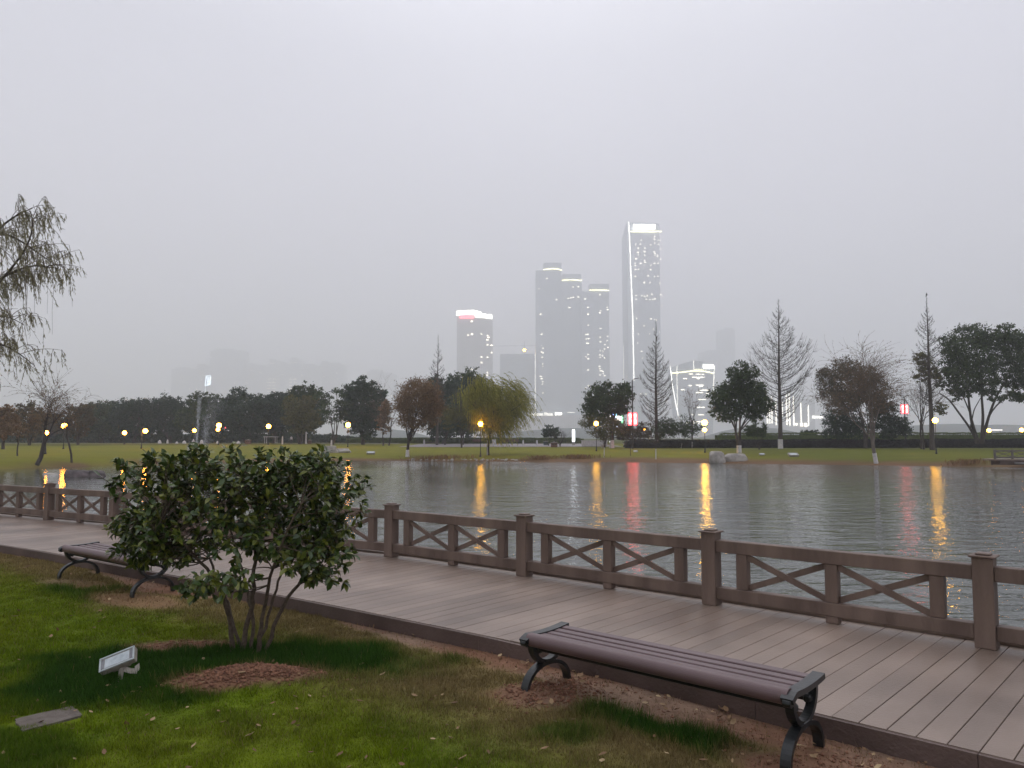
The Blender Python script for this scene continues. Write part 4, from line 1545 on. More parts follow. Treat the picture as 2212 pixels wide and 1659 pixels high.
# ------------------------------------------------------------------ near willow hanging in from the left
def near_willow():
    r = np.random.RandomState(5)
    base = np.array((-14.0, 13.2, gz(-14.0, 13.2)))
    root = thing('weeping_willow', 'weeping willow whose thin leafy branches hang in from the left', 'tree', tuple(base))
    X = lambda u, v, Y: at(u, v, Y) - base
    polys = [(bez(np.array((0, 0, -.3)), np.array((.2, .1, 2)), np.array((.5, .2, 4.2)), 8), np.linspace(.32, .2, 8))]
    fork = np.array((.5, .2, 4.2))
    lims = [[(-160, 720), (-40, 650), (30, 575), (60, 530), (72, 490), (66, 455)], [(-200, 690), (-60, 640), (20, 590), (70, 572), (125, 580)], [(-240, 860), (-90, 770), (-20, 735), (30, 755), (75, 790)],
            [(-200, 700), (-50, 560), (0, 490), (40, 462), (70, 450)], [(-240, 800), (-110, 720), (-40, 690), (10, 680), (50, 700)], [(-160, 600), (-60, 520), (10, 500), (60, 530), (100, 560), (140, 580)]]
    tops = []
    for k, pts in enumerate(lims):
        Yk = 13.6 + .5 * k
        P = np.array([fork * .98] + [X(u, v, Yk) for (u, v) in pts])
        tt = np.linspace(0, len(P) - 1, 22)
        P = np.stack([np.interp(tt, np.arange(len(P)), P[:, c]) for c in range(3)], 1)
        for _ in range(2):
            P[1:-1] = (P[:-2] + P[1:-1] * 2 + P[2:]) / 4
        polys.append((P, np.linspace(.045, .006, 22) if k else np.linspace(.036, .006, 22)))
        tops.append(P)
    tw, LP, LA = [], [], []
    def strand(s, L_, drift, leafy=1.0):
        n = 9
        t = np.linspace(0, 1, n)[:, None]
        Q = s + drift * t * L_ + np.array((0, 0, 1)) * (.14 * t - 1.0 * t ** 1.5) * L_
        Q = Q + np.cumsum(r.normal(size=(n, 3)) * .008, axis=0)
        tw.append((Q, np.linspace(.0045, .0018, n)))
        kk = int((10 + 23 * L_) * leafy)
        tt = (.25 + .75 * r.rand(kk)) * (n - 1.01)
        ii = tt.astype(int)
        ff = (tt - ii)[:, None]
        q = Q[ii] * (1 - ff) + Q[ii + 1] * ff
        d = Q[ii + 1] - Q[ii]
        d /= np.linalg.norm(d, axis=1, keepdims=True)
        A = d * .8 + r.normal(size=(kk, 3)) * .33 + np.array((0, 0, -.45))
        A /= np.linalg.norm(A, axis=1, keepdims=True)
        LP.append(q + A * .035); LA.append(A)
    for k, P in enumerate(tops):
        for q in range(48):
            i0 = r.randint(7, 22)
            s = P[min(i0, 21)] + r.normal(size=3) * np.array((.12, .25, .06))
            strand(s, r.uniform(.2, .62) * (1.25 if r.rand() < .1 else 1), np.array((r.uniform(-.1, .6), r.normal() * .25, 0)), 1.0 if r.rand() < .8 else .25)
        for q in range(16):      # side twigs reaching up and out
            i0 = r.randint(6, 20)
            s = P[i0]
            e = s + np.array((r.uniform(.1, .6), r.normal() * .3, r.uniform(.0, .28)))
            Q = bez(s, (s + e) / 2 + np.array((0, 0, .12)), e, 6)
            tw.append((Q, np.linspace(.008, .003, 6)))
            for w_ in range(6):
                strand(Q[r.randint(2, 6)], r.uniform(.12, .45), np.array((r.uniform(0, .6), r.normal() * .2, 0)))
    for q in range(14):          # long nearly bare hanging threads
        P = tops[r.choice((0, 1, 5))]
        strand(P[r.randint(12, 21)], r.uniform(.8, 1.5), np.array((.05, 0, 0)), .06)
    v, f = tubes_np(polys, 6)
    link('trunk', mesh_np('trunk', v, f, True), M['bark'], root)
    v, f = tubes_np(tw, 3)
    link('twigs', mesh_np('twigs', v, f), M['palewig'], root)
    P_, A_ = np.concatenate(LP), np.concatenate(LA)
    v, f = leaves_np(P_, A_, rand_unit(r, len(P_)), .078 * (.6 + .7 * r.rand(len(P_))), .15)
    link('foliage', mesh_np('foliage', v, f), M['greygreen'], root)
near_willow()

# ------------------------------------------------------------------ camellia bush in the foreground
def camellia():
    r = np.random.RandomState(31)
    b = gp(535, 1408)
    b[2] = gz(b[0], b[1])
    Y0 = b[1]
    root = thing('camellia_bush', 'wide leafy evergreen bush with glossy dark leaves and several bare stems', 'bush', tuple(b))
    X = lambda u, v, dy=0: at(u, v, Y0 + dy) - b
    stems = [([(505, 1408), (500, 1350), (485, 1290), (455, 1240), (405, 1180), (350, 1130)], .026, -.1), ([(520, 1408), (535, 1340), (548, 1280), (552, 1200), (560, 1130), (570, 1060)], .027, .05),
             ([(540, 1412), (548, 1350), (540, 1290), (520, 1220), (500, 1150), (470, 1080)], .02, .35), ([(555, 1410), (565, 1360), (575, 1290), (590, 1220), (615, 1160), (650, 1090)], .022, -.2),
             ([(565, 1410), (600, 1330), (640, 1265), (675, 1215), (705, 1160), (735, 1100)], .021, .15), ([(530, 1408), (500, 1330), (470, 1250), (440, 1180), (420, 1120), (400, 1050)], .018, .5),
             ([(548, 1408), (580, 1340), (600, 1260), (620, 1200), (640, 1120), (640, 1050)], .017, .5)]
    polys, nodes = [], []
    for pts, w_, dy in stems:
        P = np.array([X(u, v, dy * i_ / 3) for i_, (u, v) in enumerate(pts)])
        P[0][2] = -.08
        tt = np.linspace(0, len(P) - 1, 20)
        P = np.stack([np.interp(tt, np.arange(len(P)), P[:, c]) for c in range(3)], 1)
        for _ in range(2):
            P[1:-1] = (P[:-2] + P[1:-1] * 2 + P[2:]) / 4
        P[2:-1] += r.normal(size=(17, 3)) * .006
        w_ *= .85
        polys.append((P, np.linspace(w_, w_ * .35, 20)))
        nodes += [(q, w_ * (1 - .6 * i_ / 20)) for i_, q in enumerate(P) if i_ > 7]
    # crown body in photograph units (u, v, ru, rv), real depth from ru
    body = [(330, 1090, 85, 95), (430, 1060, 110, 85), (540, 1070, 120, 90), (650, 1060, 110, 75), (715, 1080, 75, 80), (380, 1150, 95, 60), (620, 1140, 110, 70), (700, 1160, 60, 55), (480, 1130, 80, 60),
            (310, 1165, 60, 45), (560, 1025, 130, 48), (640, 1190, 60, 34), (370, 1195, 60, 30), (540, 1165, 110, 36), (420, 1015, 90, 42), (665, 1020, 80, 38)]
    cl = []
    for (u, v, ru, rv) in body:
        n = int(25 + ru * rv / 118)
        uu = rand_unit(r, n)
        rad = r.rand(n) ** .45
        m = mpp(Y0)
        c = X(u, v, r.uniform(-.1, .25))
        R = np.array((ru * m, min(ru, 100) * m * 1.15, rv * m))
        cl += [c + a * R * q for a, q in zip(uu, rad)]
    extra = [(470, 1262, 50, 22, -.45), (440, 1262, 40, 22, -.4), (500, 1255, 40, 24, -.45), (405, 1268, 24, 20, -.3), (525, 1230, 25, 30, -.3), (660, 1225, 60, 30, -.1), (705, 1200, 55, 44, 0), (690, 1245, 50, 30, .1), (640, 1215, 50, 30, -.2), (690, 1250, 36, 14, -.1), (640, 1205, 50, 30, .1), (265, 1140, 24, 55, 0), (270, 1190, 30, 25, .1), (300, 1215, 45, 18, 0), (355, 1200, 50, 24, .2),
             (275, 1010, 30, 14, .1), (245, 1045, 16, 12, 0), (770, 1060, 20, 30, .1), (430, 975, 26, 12, 0), (505, 978, 22, 14, .1), (345, 998, 30, 12, 0), (600, 990, 40, 12, .1), (680, 992, 30, 14, 0)]
    for (u, v, ru, rv, dy) in extra:
        n = int(4 + ru * rv / 190)
        for q in range(n):
            a = rand_unit(r, 1)[0] * r.rand() ** .4
            m = mpp(Y0)
            cl.append(X(u + a[0] * ru, v + a[1] * rv, dy + a[2] * ru * m))
    npos = np.array([q[0] for q in nodes])
    LP, LA, LN = [], [], []
    tw = []
    cen = X(520, 1130, .1)
    used = []
    for c in cl:
        dd = np.linalg.norm(npos - c, axis=1) + np.maximum(0, npos[:, 2] - c[2]) * .8
        j = int(np.argmin(dd))
        s, w_ = nodes[j]
        if used and r.rand() < .75:
            up_ = np.array(used)
            d2 = np.linalg.norm(up_ - c, axis=1)
            k2 = int(np.argmin(d2))
            if d2[k2] < dd[j]:
                s, w_ = up_[k2], .005
        m_ = (s + c) / 2 + r.normal(size=3) * .03
        Q = bez(s, m_, c, 6)
        used += [Q[3], Q[4]]
        tw.append((Q, np.linspace(min(w_ * .5, .0075), .0022, 6)))
        out = unit(c - cen + np.array((0, 0, .15)) + r.normal(size=3) * .12)
        tipd = unit(out * .6 + np.array((0, 0, .5)) + r.normal(size=3) * .35)
        tip = c + tipd * r.uniform(.03, .09)
        tw.append((np.array([c, (c + tip) / 2, tip]), np.array((.0024, .002, .0012))))
        kk = r.randint(5, 11)
        for q in range(kk):
            t = r.rand()
            p = Q[4] * (1 - t) + tip * t if t < .6 else c * (1 - t) + tip * t
            A = unit(out * .5 + r.normal(size=3) * .65 + np.array((0, 0, -.28)))
            Nn = unit(np.array((0, 0, 1.0)) + out * .7 + r.normal(size=3) * .45)
            LP.append(p); LA.append(A); LN.append(Nn)
    LP, LA, LN = np.array(LP), np.array(LA), np.array(LN)
    S = np.cross(LA, LN); S /= np.linalg.norm(S, axis=1, keepdims=True) + 1e-9
    N2 = np.cross(S, LA)
    # leaf: folded along the midrib, curved down at the tip
    loc = np.array([(0, 0, 0), (.30, .24, .035), (.66, .23, .02), (1.0, 0, -.14), (.66, -.23, .02), (.30, -.24, .035), (.32, 0, -.02), (.68, 0, -.05)])
    fc = np.array([(0, 6, 1, 1), (6, 7, 2, 1), (7, 3, 2, 2), (0, 5, 6, 6), (6, 5, 4, 7), (7, 4, 3, 3)])
    sz = (.066 + .048 * (r.rand(len(LP)) - .5))[:, None, None]
    v = LP[:, None, :] + sz * (LA[:, None, :] * loc[None, :, 0:1] + S[:, None, :] * loc[None, :, 1:2] + N2[:, None, :] * loc[None, :, 2:3])
    n = len(LP)
    v = v.reshape(-1, 3)
    quads = np.array([(6, 7, 2, 1), (6, 5, 4, 7)])
    tris = np.array([(0, 6, 1), (7, 3, 2), (0, 5, 6), (7, 4, 3)])
    me = bpy.data.meshes.new('foliage')
    base_i = np.arange(n) * 8
    lq = (base_i[:, None, None] + quads[None]).reshape(-1)
    lt = (base_i[:, None, None] + tris[None]).reshape(-1)
    me.vertices.add(len(v)); me.vertices.foreach_set('co', v.astype(np.float32).ravel())
    tot = np.concatenate([np.full(n * 2, 4), np.full(n * 4, 3)]).astype(np.int32)
    lps = np.concatenate([lq, lt]).astype(np.int32)
    me.loops.add(len(lps)); me.loops.foreach_set('vertex_index', lps)
    me.polygons.add(len(tot))
    me.polygons.foreach_set('loop_start', np.concatenate([[0], np.cumsum(tot)[:-1]]).astype(np.int32))
    me.polygons.foreach_set('loop_total', tot)
    me.update(calc_edges=True)
    link('foliage', me, M['camellia'], root)
    v, f = tubes_np(polys, 8)
    link('stem_cluster', mesh_np('stem_cluster', v, f, True), M['bush_bark'], root)
    v, f = tubes_np(tw, 4)
    link('twigs', mesh_np('twigs', v, f, True), M['bush_bark'], root)
    return n
M['bush_bark'] = mat_noise('bush_bark', (.06, .042, .030), (.12, .088, .062), 30, 4, .85, .4, 80)
camellia()
# ------------------------------------------------------------------ skyline
YT = 2500.0
SK = YT / 1700.0
def mat_facade(name, c_glass, c_line, floor=4.2, bay=3.0, fl=.3, bl=.25):
    m, nt, b = new_mat(name)
    N, L = nt.nodes.new, nt.links.new
    tc = N("ShaderNodeTexCoord"); sp = N("ShaderNodeSeparateXYZ")
    L(tc.outputs['Object'], sp.inputs[0])
    outs = []
    ax = N("ShaderNodeMath"); ax.operation = 'ADD'
    L(sp.outputs['X'], ax.inputs[0]); L(sp.outputs['Y'], ax.inputs[1])
    for src, per, wd in ((sp.outputs['Z'], floor, fl), (ax.outputs[0], bay, bl)):
        d = N("ShaderNodeMath"); d.operation = 'DIVIDE'; d.inputs[1].default_value = per
        L(src, d.inputs[0])
        fr = N("ShaderNodeMath"); fr.operation = 'FRACT'; L(d.outputs[0], fr.inputs[0])
        lt = N("ShaderNodeMath"); lt.operation = 'LESS_THAN'; lt.inputs[1].default_value = wd
        L(fr.outputs[0], lt.inputs[0]); outs.append(lt.outputs[0])
    mxn = N("ShaderNodeMath"); mxn.operation = 'MAXIMUM'
    L(outs[0], mxn.inputs[0]); L(outs[1], mxn.inputs[1])
    mix = N("ShaderNodeMixRGB")
    mix.inputs[1].default_value = (*c_glass, 1); mix.inputs[2].default_value = (*c_line, 1)
    L(mxn.outputs[0], mix.inputs[0]); L(mix.outputs[0], b.inputs['Base Color'])
    b.inputs['Roughness'].default_value = .35
    return m
M['glass_tower'] = mat_facade('glass_facade', (.24, .28, .33), (.42, .46, .50))
M['stone_tower'] = mat_facade('stone_facade', (.22, .21, .22), (.48, .45, .44), 4.4, 6.0, .35, .4)
M['podium'] = mat_facade('podium_facade', (.34, .30, .29), (.5, .45, .43), 40, 7, .02, .45)
M['dull_tower'] = mat_facade('plain_facade', (.30, .31, .33), (.38, .39, .41), 3.4, 4, .3, .3)
M['e_pillar'] = mat_emit('cool_pillar_light', (.9, .95, 1), 7)
M['e_white'] = mat_emit('white_light', (1, .97, .88), 8)
M['e_line'] = mat_emit('line_light', (1, .95, .82), 5)
M['e_yellow'] = mat_emit('yellow_light', (1, .93, .5), 7)
M['e_window'] = mat_emit('lit_window', (1, .9, .72), 7)
M['e_redsign'] = mat_emit('red_sign_light', (1, .10, .14), 7)
M['e_red'] = mat_emit('red_panel_light', (1, .02, .035), 12)
M['e_pink'] = mat_emit('pink_character_light', (1, .30, .18), 11)
M['e_blue'] = mat_emit('blue_screen_light', (.25, .4, 1), 4)
M['e_cyan'] = mat_emit('cyan_screen_light', (.3, .8, .9), 3)
M['e_green'] = mat_emit('green_screen_light', (.2, .8, .35), 2.5)
M['e_globe'] = mat_emit('globe_light', (1, .46, .032), 62)
M['e_globe_o'] = mat_emit('orange_globe_light', (1, .34, .028), 55)
M['e_signwhite'] = mat_emit('cool_sign_light', (.75, .88, 1), 2.2)

def tower(name, label, u0, u1, vt, Y, mat, depth=None, cat='skyscraper', group=None):
    """rectangular block whose front face spans u0..u1 at distance Y"""
    a, c = at(u0, HOR, Y), at(u1, HOR, Y)
    top = at(u0, vt, Y)[2]
    x0, x1 = a[0], c[0]
    depth = depth or (x1 - x0) * .8
    root = thing(name, label, cat, ((x0 + x1) / 2, Y, 0), 0, group)
    m = MB()
    m.box((0, depth / 2, top / 2 - 1), (x1 - x0, depth, top + 2))
    m.build('wall', M[mat], root)
    return root, (x0 + x1) / 2, Y

def block(root, nm, mat, u0, u1, vt, vb, Y, thick=2.0, fwd=0.0, base=None):
    """a part of a building: a block spanning u0..u1, vt..vb whose front face stands fwd metres proud of distance Y"""
    bx, by = base[:2]
    Yf = Y - fwd
    p, q = at(u0, vb, Y), at(u1, vt, Y)
    m = MB()
    m.box(((p[0] + q[0]) / 2 - bx, Yf - by + thick / 2, (p[2] + q[2]) / 2), (abs(q[0] - p[0]), thick, abs(q[2] - p[2])))
    return m.build(nm, M[mat], root)

_wm = {}
def windows(root, base, Y, pts, w_=1.7, h_=1.3, fwd=1.2, mat='e_window', seed=0):
    """each lit window is its own part"""
    r = random.Random(seed)
    for (u, v) in pts[:98]:
        key = (round(w_ * r.choice((.7, 1, 1, 1.5)), 2), h_, mat)
        if key not in _wm:
            m = MB(); m.box((0, 0, 0), (key[0] * mpp(YT), .8, h_ * mpp(YT)))
            _wm[key] = m.mesh('lit_window')
        p = at(u, v, Y)
        o = link('lit_window', _wm[key], M[mat], root, loc=(p[0] - base[0], Y - base[1] - fwd, p[2]))

def glyphs(root, base, Y, u0, u1, v0, v1, n, mat, nm='sign_lettering', fwd=2.4, seed=1, thick=1.0):
    """a row of block characters made of short strokes"""
    r = random.Random(seed)
    m = MB()
    cw = (u1 - u0) / n
    for k in range(n):
        a, b_ = u0 + cw * k + cw * .08, u0 + cw * (k + 1) - cw * .08
        st_ = [(a, b_, v0, v0 + (v1 - v0) * .22), (a, b_, v1 - (v1 - v0) * .22, v1), ((a + b_) / 2 - cw * .12, (a + b_) / 2 + cw * .12, v0, v1)]
        if r.random() < .7:
            st_.append((a, a + cw * .22, v0, v1))
        if r.random() < .7:
            st_.append((b_ - cw * .22, b_, v0, v1))
        if r.random() < .8:
            mid = (v0 + v1) / 2
            st_.append((a, b_, mid - (v1 - v0) * .1, mid + (v1 - v0) * .1))
        for q, (ua, ub, va, vb) in enumerate(st_):
            p, w_ = at(ua, vb, Y), at(ub, va, Y)
            m.box(((p[0] + w_[0]) / 2 - base[0], Y - fwd - base[1] - q * .12, (p[2] + w_[2]) / 2), (abs(w_[0] - p[0]), thick, abs(w_[2] - p[2])))
    return m.build(nm, M[mat], root)

rw = random.Random(3)
# tower with the white lit crown and red characters
R_, bx, by = tower('office_tower', 'grey office tower with a blazing white roof band and red characters', 986, 1063, 682, YT, 'stone_tower')
B_ = (bx, by)
block(R_, 'upper_storeys', 'stone_tower', 986.5, 1040, 677, 684, YT, 60, 0.5, B_)
lb = MB()
for (ua, ub, va, vb, vc, vd) in ((986, 1004, 672, 682, 671, 681), (1004, 1022, 671, 681, 669.5, 680), (1022, 1040, 669.5, 680, 674, 684), (1027, 1046, 676.5, 685, 678, 687), (1046, 1063.5, 678, 687, 680, 689)):
    p0, p1, p2, p3 = at(ua, vb, YT), at(ua, va, YT), at(ub, vc, YT), at(ub, vd, YT)
    vs = [(p[0] - bx, -3.5 - by + YT, p[2]) for p in (p0, p3, p2, p1)] + [(p[0] - bx, -1.5 - by + YT, p[2]) for p in (p0, p3, p2, p1)]
    lb.add(vs, [(0, 1, 2, 3), (7, 6, 5, 4), (0, 4, 5, 1), (1, 5, 6, 2), (2, 6, 7, 3), (3, 7, 4, 0)])
lb.build('roof_light_band', M['e_white'], R_)
glyphs(R_, B_, YT, 993, 1024, 680, 688, 6, 'e_redsign', fwd=5)
windows(R_, B_, YT, [(1019, 694), (1019, 722), (1040, 722), (1053, 725), (1055, 729), (1053, 734), (1053, 745), (1067 - 5, 746), (1062, 762), (1040, 771), (1053, 772), (1040, 783), (1019, 798), (1053, 805), (1053, 811), (1019, 806), (1011, 724)], 3, 2)

# flat-topped unlit block with a vertical light
R_, bx, by = tower('office_block', 'flat topped unlit grey block between two taller towers', 1080, 1155, 767, YT + 60, 'glass_tower', cat='building')
block(R_, 'edge_light', 'e_line', 1156.2, 1157.6, 765, 892, YT + 60, 2, 1.5, (bx, by))
block(R_, 'roof_parapet', 'glass_tower', 1081, 1154, 764.5, 768, YT + 60, 50, -2, (bx, by))

# crane
def crane():
    Y = YT + 160
    p = at(1133, 945, Y)
    t = thing('tower_crane', 'faint tower crane with a bright work lamp above the flat topped block', 'crane', (p[0], Y, 0))
    X = lambda u, v: at(u, v, Y) - np.array((p[0], Y, 0))
    m = MB()
    w_ = 1.8
    for sx in (-1, 1):
        for sy in (-1, 1):
            a, b_ = X(1133, 945), X(1133, 738)
            m.tube([(a[0] + sx * w_, sy * w_, a[2]), (b_[0] + sx * w_ * .6, sy * w_ * .6, b_[2])], .4, 4)
    a, b_ = X(1133, 765), X(1133, 738)
    for k in range(8):
        z0, z1 = a[2] + (b_[2] - a[2]) * k / 8, a[2] + (b_[2] - a[2]) * (k + 1) / 8
        m.tube([(-w_, -w_, z0), (w_, -w_, z1)], .2, 4)
    m.build('mast', M['iron'], t)
    j = MB()
    for dz in (0, 2.2):
        q0, q1 = X(1066, 748), X(1157, 747)
        j.tube([(q0[0], 0, q0[2] + dz), (q1[0], 0, q1[2] + dz)], .3, 4)
    for k in range(22):
        x0 = q0[0] + (q1[0] - q0[0]) * k / 22
        x1 = q0[0] + (q1[0] - q0[0]) * (k + 1) / 22
        j.tube([(x0, 0, q0[2] + (2.2 if k % 2 else 0)), (x1, 0, q0[2] + (0 if k % 2 else 2.2))], .16, 4)
    j.build('jib', M['iron'], t)
    l = MB()
    q = X(1133, 757)
    l.lathe([(.05, -5), (3.4, -3.8), (5, 0), (3.4, 3.8), (.05, 5)], (q[0], -4, q[2]), 12)
    l.build('work_lamp', M['e_globe'], t, True)
crane()

# three-part stepped tower
R_, bx, by = tower('stepped_tower', 'three-part stepped glass skyscraper with glowing roof-line bands', 1158, 1214, 584, YT, 'glass_tower')
B_ = (bx, by)
block(R_, 'middle_wing', 'glass_tower', 1214.1, 1257, 606, 946, YT, 60, -6, B_)
block(R_, 'right_wing', 'glass_tower', 1257.1, 1315.5, 629, 946, YT, 60, 3, B_)
for (u0, u1, vt, vb, fw) in ((1174, 1213, 567, 584, -3), (1215, 1256, 591, 606, -8), (1274, 1315, 613, 629, 1)):
    block(R_, 'roof_crown', 'glass_tower', u0, u1, vt, vb, YT, 40, fw, B_)
for (u0, u1, v, fw, s_) in ((1174, 1213.5, 583, 1, -2.2), (1214.5, 1257, 605, -4, -1.0), (1273, 1315.5, 627.5, 5, 0)):
    m = MB()
    n = 8
    for k in range(n):
        ua, ub = u0 + (u1 - u0) * k / n, u0 + (u1 - u0) * (k + 1) / n
        f = lambda t: v + s_ * math.sin(math.pi * min(1, t * 1.0)) if t < .8 else v + s_ * math.sin(math.pi * t) + .5
        va, vb = f(k / n), f((k + 1) / n)
        p0, p1 = at(ua, va + 1.1, YT), at(ub, vb - 1.1, YT)
        pm = (at(ua, va, YT)[2] + at(ub, vb, YT)[2]) / 2
        m.box(((p0[0] + p1[0]) / 2 - bx, YT - by - fw - 1.5, pm), (p1[0] - p0[0] - .05, 1.2, 1.7 * mpp(YT)))
    m.build('roof_light_band', M['e_yellow'], R_)
pts = []
for (uc, v0, v1, p_) in ((1169, 655, 885, .42), (1172, 700, 890, .3), (1266, 670, 860, .25), (1270.5, 665, 885, .62), (1296, 657, 905, .55), (1302, 735, 905, .55), (1306, 735, 880, .4), (1312, 655, 800, .4)):
    v = v0
    while v < v1:
        if rw.random() < p_ * .52:
            pts.append((uc + rw.uniform(-1, 1), v))
        v += 4.8
pts += [(1181, 602), (1164, 624), (1238, 621), (1249, 620), (1227, 645), (1233, 644), (1238, 643), (1249, 642), (1202, 648), (1230, 665), (1264, 646), (1296, 637)]
windows(R_, B_, YT, pts, 2.6, 1.2, fwd=4.5)
m_ = block(R_, 'podium', 'podium', 1112, 1346, 897, 946, YT, 70, 22, B_)
def text_sign(root, base, Y, txt, u, v, h_px, mat, fwd, squeeze=1.0):
    cu = bpy.data.curves.new('sign_lettering', 'FONT')
    cu.body = txt
    cu.align_x = 'LEFT'; cu.align_y = 'CENTER'
    cu.size = h_px * mpp(Y) * 1.35
    cu.extrude = .5
    cu.offset = cu.size * .012
    tmp = bpy.data.objects.new('t', cu)
    me = bpy.data.meshes.new_from_object(tmp)
    me.name = 'sign_lettering'
    bpy.data.objects.remove(tmp)
    p = at(u, v, Y)
    o = link('sign_lettering', me, M[mat], root, loc=(p[0] - base[0], Y - fwd - base[1], p[2]))
    o.rotation_euler = (math.pi / 2, 0, 0)
    o.scale = (squeeze, 1, 1)
    return o
text_sign(R_, B_, YT, "uanense Plaza", 1143, 895, 7, 'e_line', 23.5, .95)
block(R_, 'screen', 'e_white', 1198, 1212.5, 891.5, 897, YT, 1.0, 24, B_)
glyphs(R_, B_, YT, 1297, 1332, 888, 901, 3, 'e_line', fwd=24, seed=8)
block(R_, 'edge_light', 'e_line', 1226, 1240, 890.5, 891.3, YT, 1.0, 5, B_)

# tallest tower
def tallest():
    Y = YT
    pc = at(1358.5, 945, Y - 8); pr = at(1430, 945, Y); pl = at(1347.3, 945, Y + 34)
    base = ((pc[0] + pr[0]) / 2, Y, 0)
    t = thing('tall_skyscraper', 'tallest skyscraper with a white rooftop sign and a slanting line of light down its corner', 'skyscraper', base)
    hz = lambda v, y: at(1358, v, y)[2]
    poly = [(pl[0], Y + 34), (pc[0], Y - 8), (pr[0], Y), (pr[0] - 6, Y + 60), (pl[0] + 4, Y + 60)]
    tops = [hz(520, Y + 34), hz(480, Y - 8), hz(483, Y), hz(490, Y + 60), hz(515, Y + 60)]
    m = MB()
    m.prism([(p[0] - base[0], p[1] - base[1]) for p in poly], -2, 0, tops)
    m.build('wall', M['glass_tower'], t)
    Yf = Y - 12
    rel = lambda u, v, y=Yf: at(u, v, y) - np.array(base)
    l = MB()
    l.tube([rel(1358.4, 479), rel(1363, 590), rel(1367, 690), rel(1369.5, 822)], [.9, .9, .95, .8], 6)
    l.build('edge_light', M['e_white'], t)
    l = MB(); l.tube([rel(1356.6, 560, Y - 4), rel(1356.9, 880, Y - 4)], .45, 5); l.build('edge_light', M['e_line'], t)
    l = MB(); l.tube([rel(1347.0, 520, Y + 28), rel(1347.0, 900, Y + 28)], .25, 5); l.build('edge_light', M['e_line'], t)
    l = MB(); l.tube([rel(1347.4, 518, Y + 26), rel(1351, 508, Y + 12), rel(1354.3, 498, Y + 5)], 1.1, 6); l.build('roof_light_band', M['e_redsign'], t)
    glyphs(t, base, Y, 1366, 1414.5, 487, 497.5, 9, 'e_white', fwd=13, seed=4)
    block(t, 'roof_light_band', 'e_yellow', 1361, 1427.5, 500.5, 502.6, Y, 1.5, 9.5, base)
    r = random.Random(9)
    pts = []
    for row in (521, 530, 538, 546, 553, 561, 570, 575, 584, 598, 612):
        for k in range(3 if row % 2 else 4):
            pts.append((r.choice((1372, 1377, 1383, 1391, 1399, 1404, 1413, 1420, 1425)) + r.uniform(-1, 1), row + r.uniform(-1, 1)))
    pts += [(1413, 513), (1413, 519), (1413, 527), (1413, 549), (1413, 553), (1419, 555), (1421, 570), (1391, 564), (1392, 568), (1385, 640), (1392, 641), (1397, 640), (1407, 637), (1395, 648), (1402, 648), (1409, 648), (1413, 647), (1373, 640), (1373, 648), (1426, 638), (1429, 661),
            (1374, 689), (1405, 690), (1413, 691), (1417, 692), (1385, 760), (1387, 775), (1388, 800), (1410, 712), (1378, 722), (1423, 718), (1430, 640), (1390, 705), (1402, 722), (1376, 742), (1382, 851), (1394, 852), (1420, 850)]
    windows(t, base, Y, pts[:96], 1.9, 1.4, fwd=10.2, seed=2)
tallest()

# low building with a swept roof
def swept():
    Y = 2200.0
    base = (at(1500, 945, Y)[0], Y, 0)
    t = thing('swept_roof_building', 'low glass building with a swept curved roof, yellow light band and white sign', 'building', base)
    rel = lambda u, v: at(u, v, Y) - np.array(base)
    out = [(1466, 946), (1447, 795), (1460, 790), (1475, 785), (1490, 781), (1503, 779), (1515, 780), (1530, 785), (1543.5, 791), (1540, 946)]
    P = [rel(u, v) for u, v in out]
    n = len(P)
    m = MB()
    vs = [(p[0], 0, p[2]) for p in P] + [(p[0] * .95, 55, p[2]) for p in P]
    fs = [tuple(range(n)), tuple(range(2 * n - 1, n - 1, -1))] + [(i_, n + i_, n + (i_ + 1) % n, (i_ + 1) % n) for i_ in range(n)]
    m.add(vs, fs)
    m.build('wall', M['glass_tower'], t)
    def line_(pts, w_, mat, nm='edge_light'):
        l = MB()
        l.tube([rel(u, v) + np.array((0, -1.8, 0)) for u, v in pts], w_, 5)
        l.build(nm, M[mat], t)
    line_([(1447.5, 791), (1452, 830), (1459, 870), (1465, 898)], .55, 'e_white')
    line_([(1462, 790), (1463, 890)], .4, 'e_line')
    line_([(1543.3, 791), (1541, 830), (1539.5, 860)], .55, 'e_line')
    line_([(1498, 780), (1498.6, 800)], .5, 'e_line')
    line_([(1450, 806), (1475, 804), (1500, 801), (1520, 802), (1541, 806)], 1.3, 'e_yellow', 'roof_light_band')
    line_([(1500, 798), (1518, 798)], .4, 'e_yellow', 'roof_light_band')
    m = MB()
    p0, p1 = rel(1518.5, 796.5), rel(1541, 787.5)
    m.box(((p0[0] + p1[0]) / 2, -3, (p0[2] + p1[2]) / 2), (p1[0] - p0[0], 1.5, p1[2] - p0[2]), bev=2.2)
    m.build('sign', M['e_white'], t)
    for (u0, u1, v) in ((1488, 1496, 808), (1503, 1513, 808.5), (1516, 1520, 809), (1495, 1521, 815), (1505, 1512, 818), (1476, 1484, 818), (1487, 1494, 833), (1503, 1520, 832), (1510, 1517, 835), (1471, 1479, 842), (1512, 1532, 843), (1503, 1519, 848), (1525, 1530, 850), (1508, 1525, 863), (1506, 1522, 880), (1493, 1498, 896), (1508, 1520, 896), (1497, 1522, 911), (1482, 1489, 914), (1502, 1510, 914)):
        block(t, 'lit_window', 'e_window', u0, u1, v - .55, v + .55, Y, .8, 1.6, base)
swept()

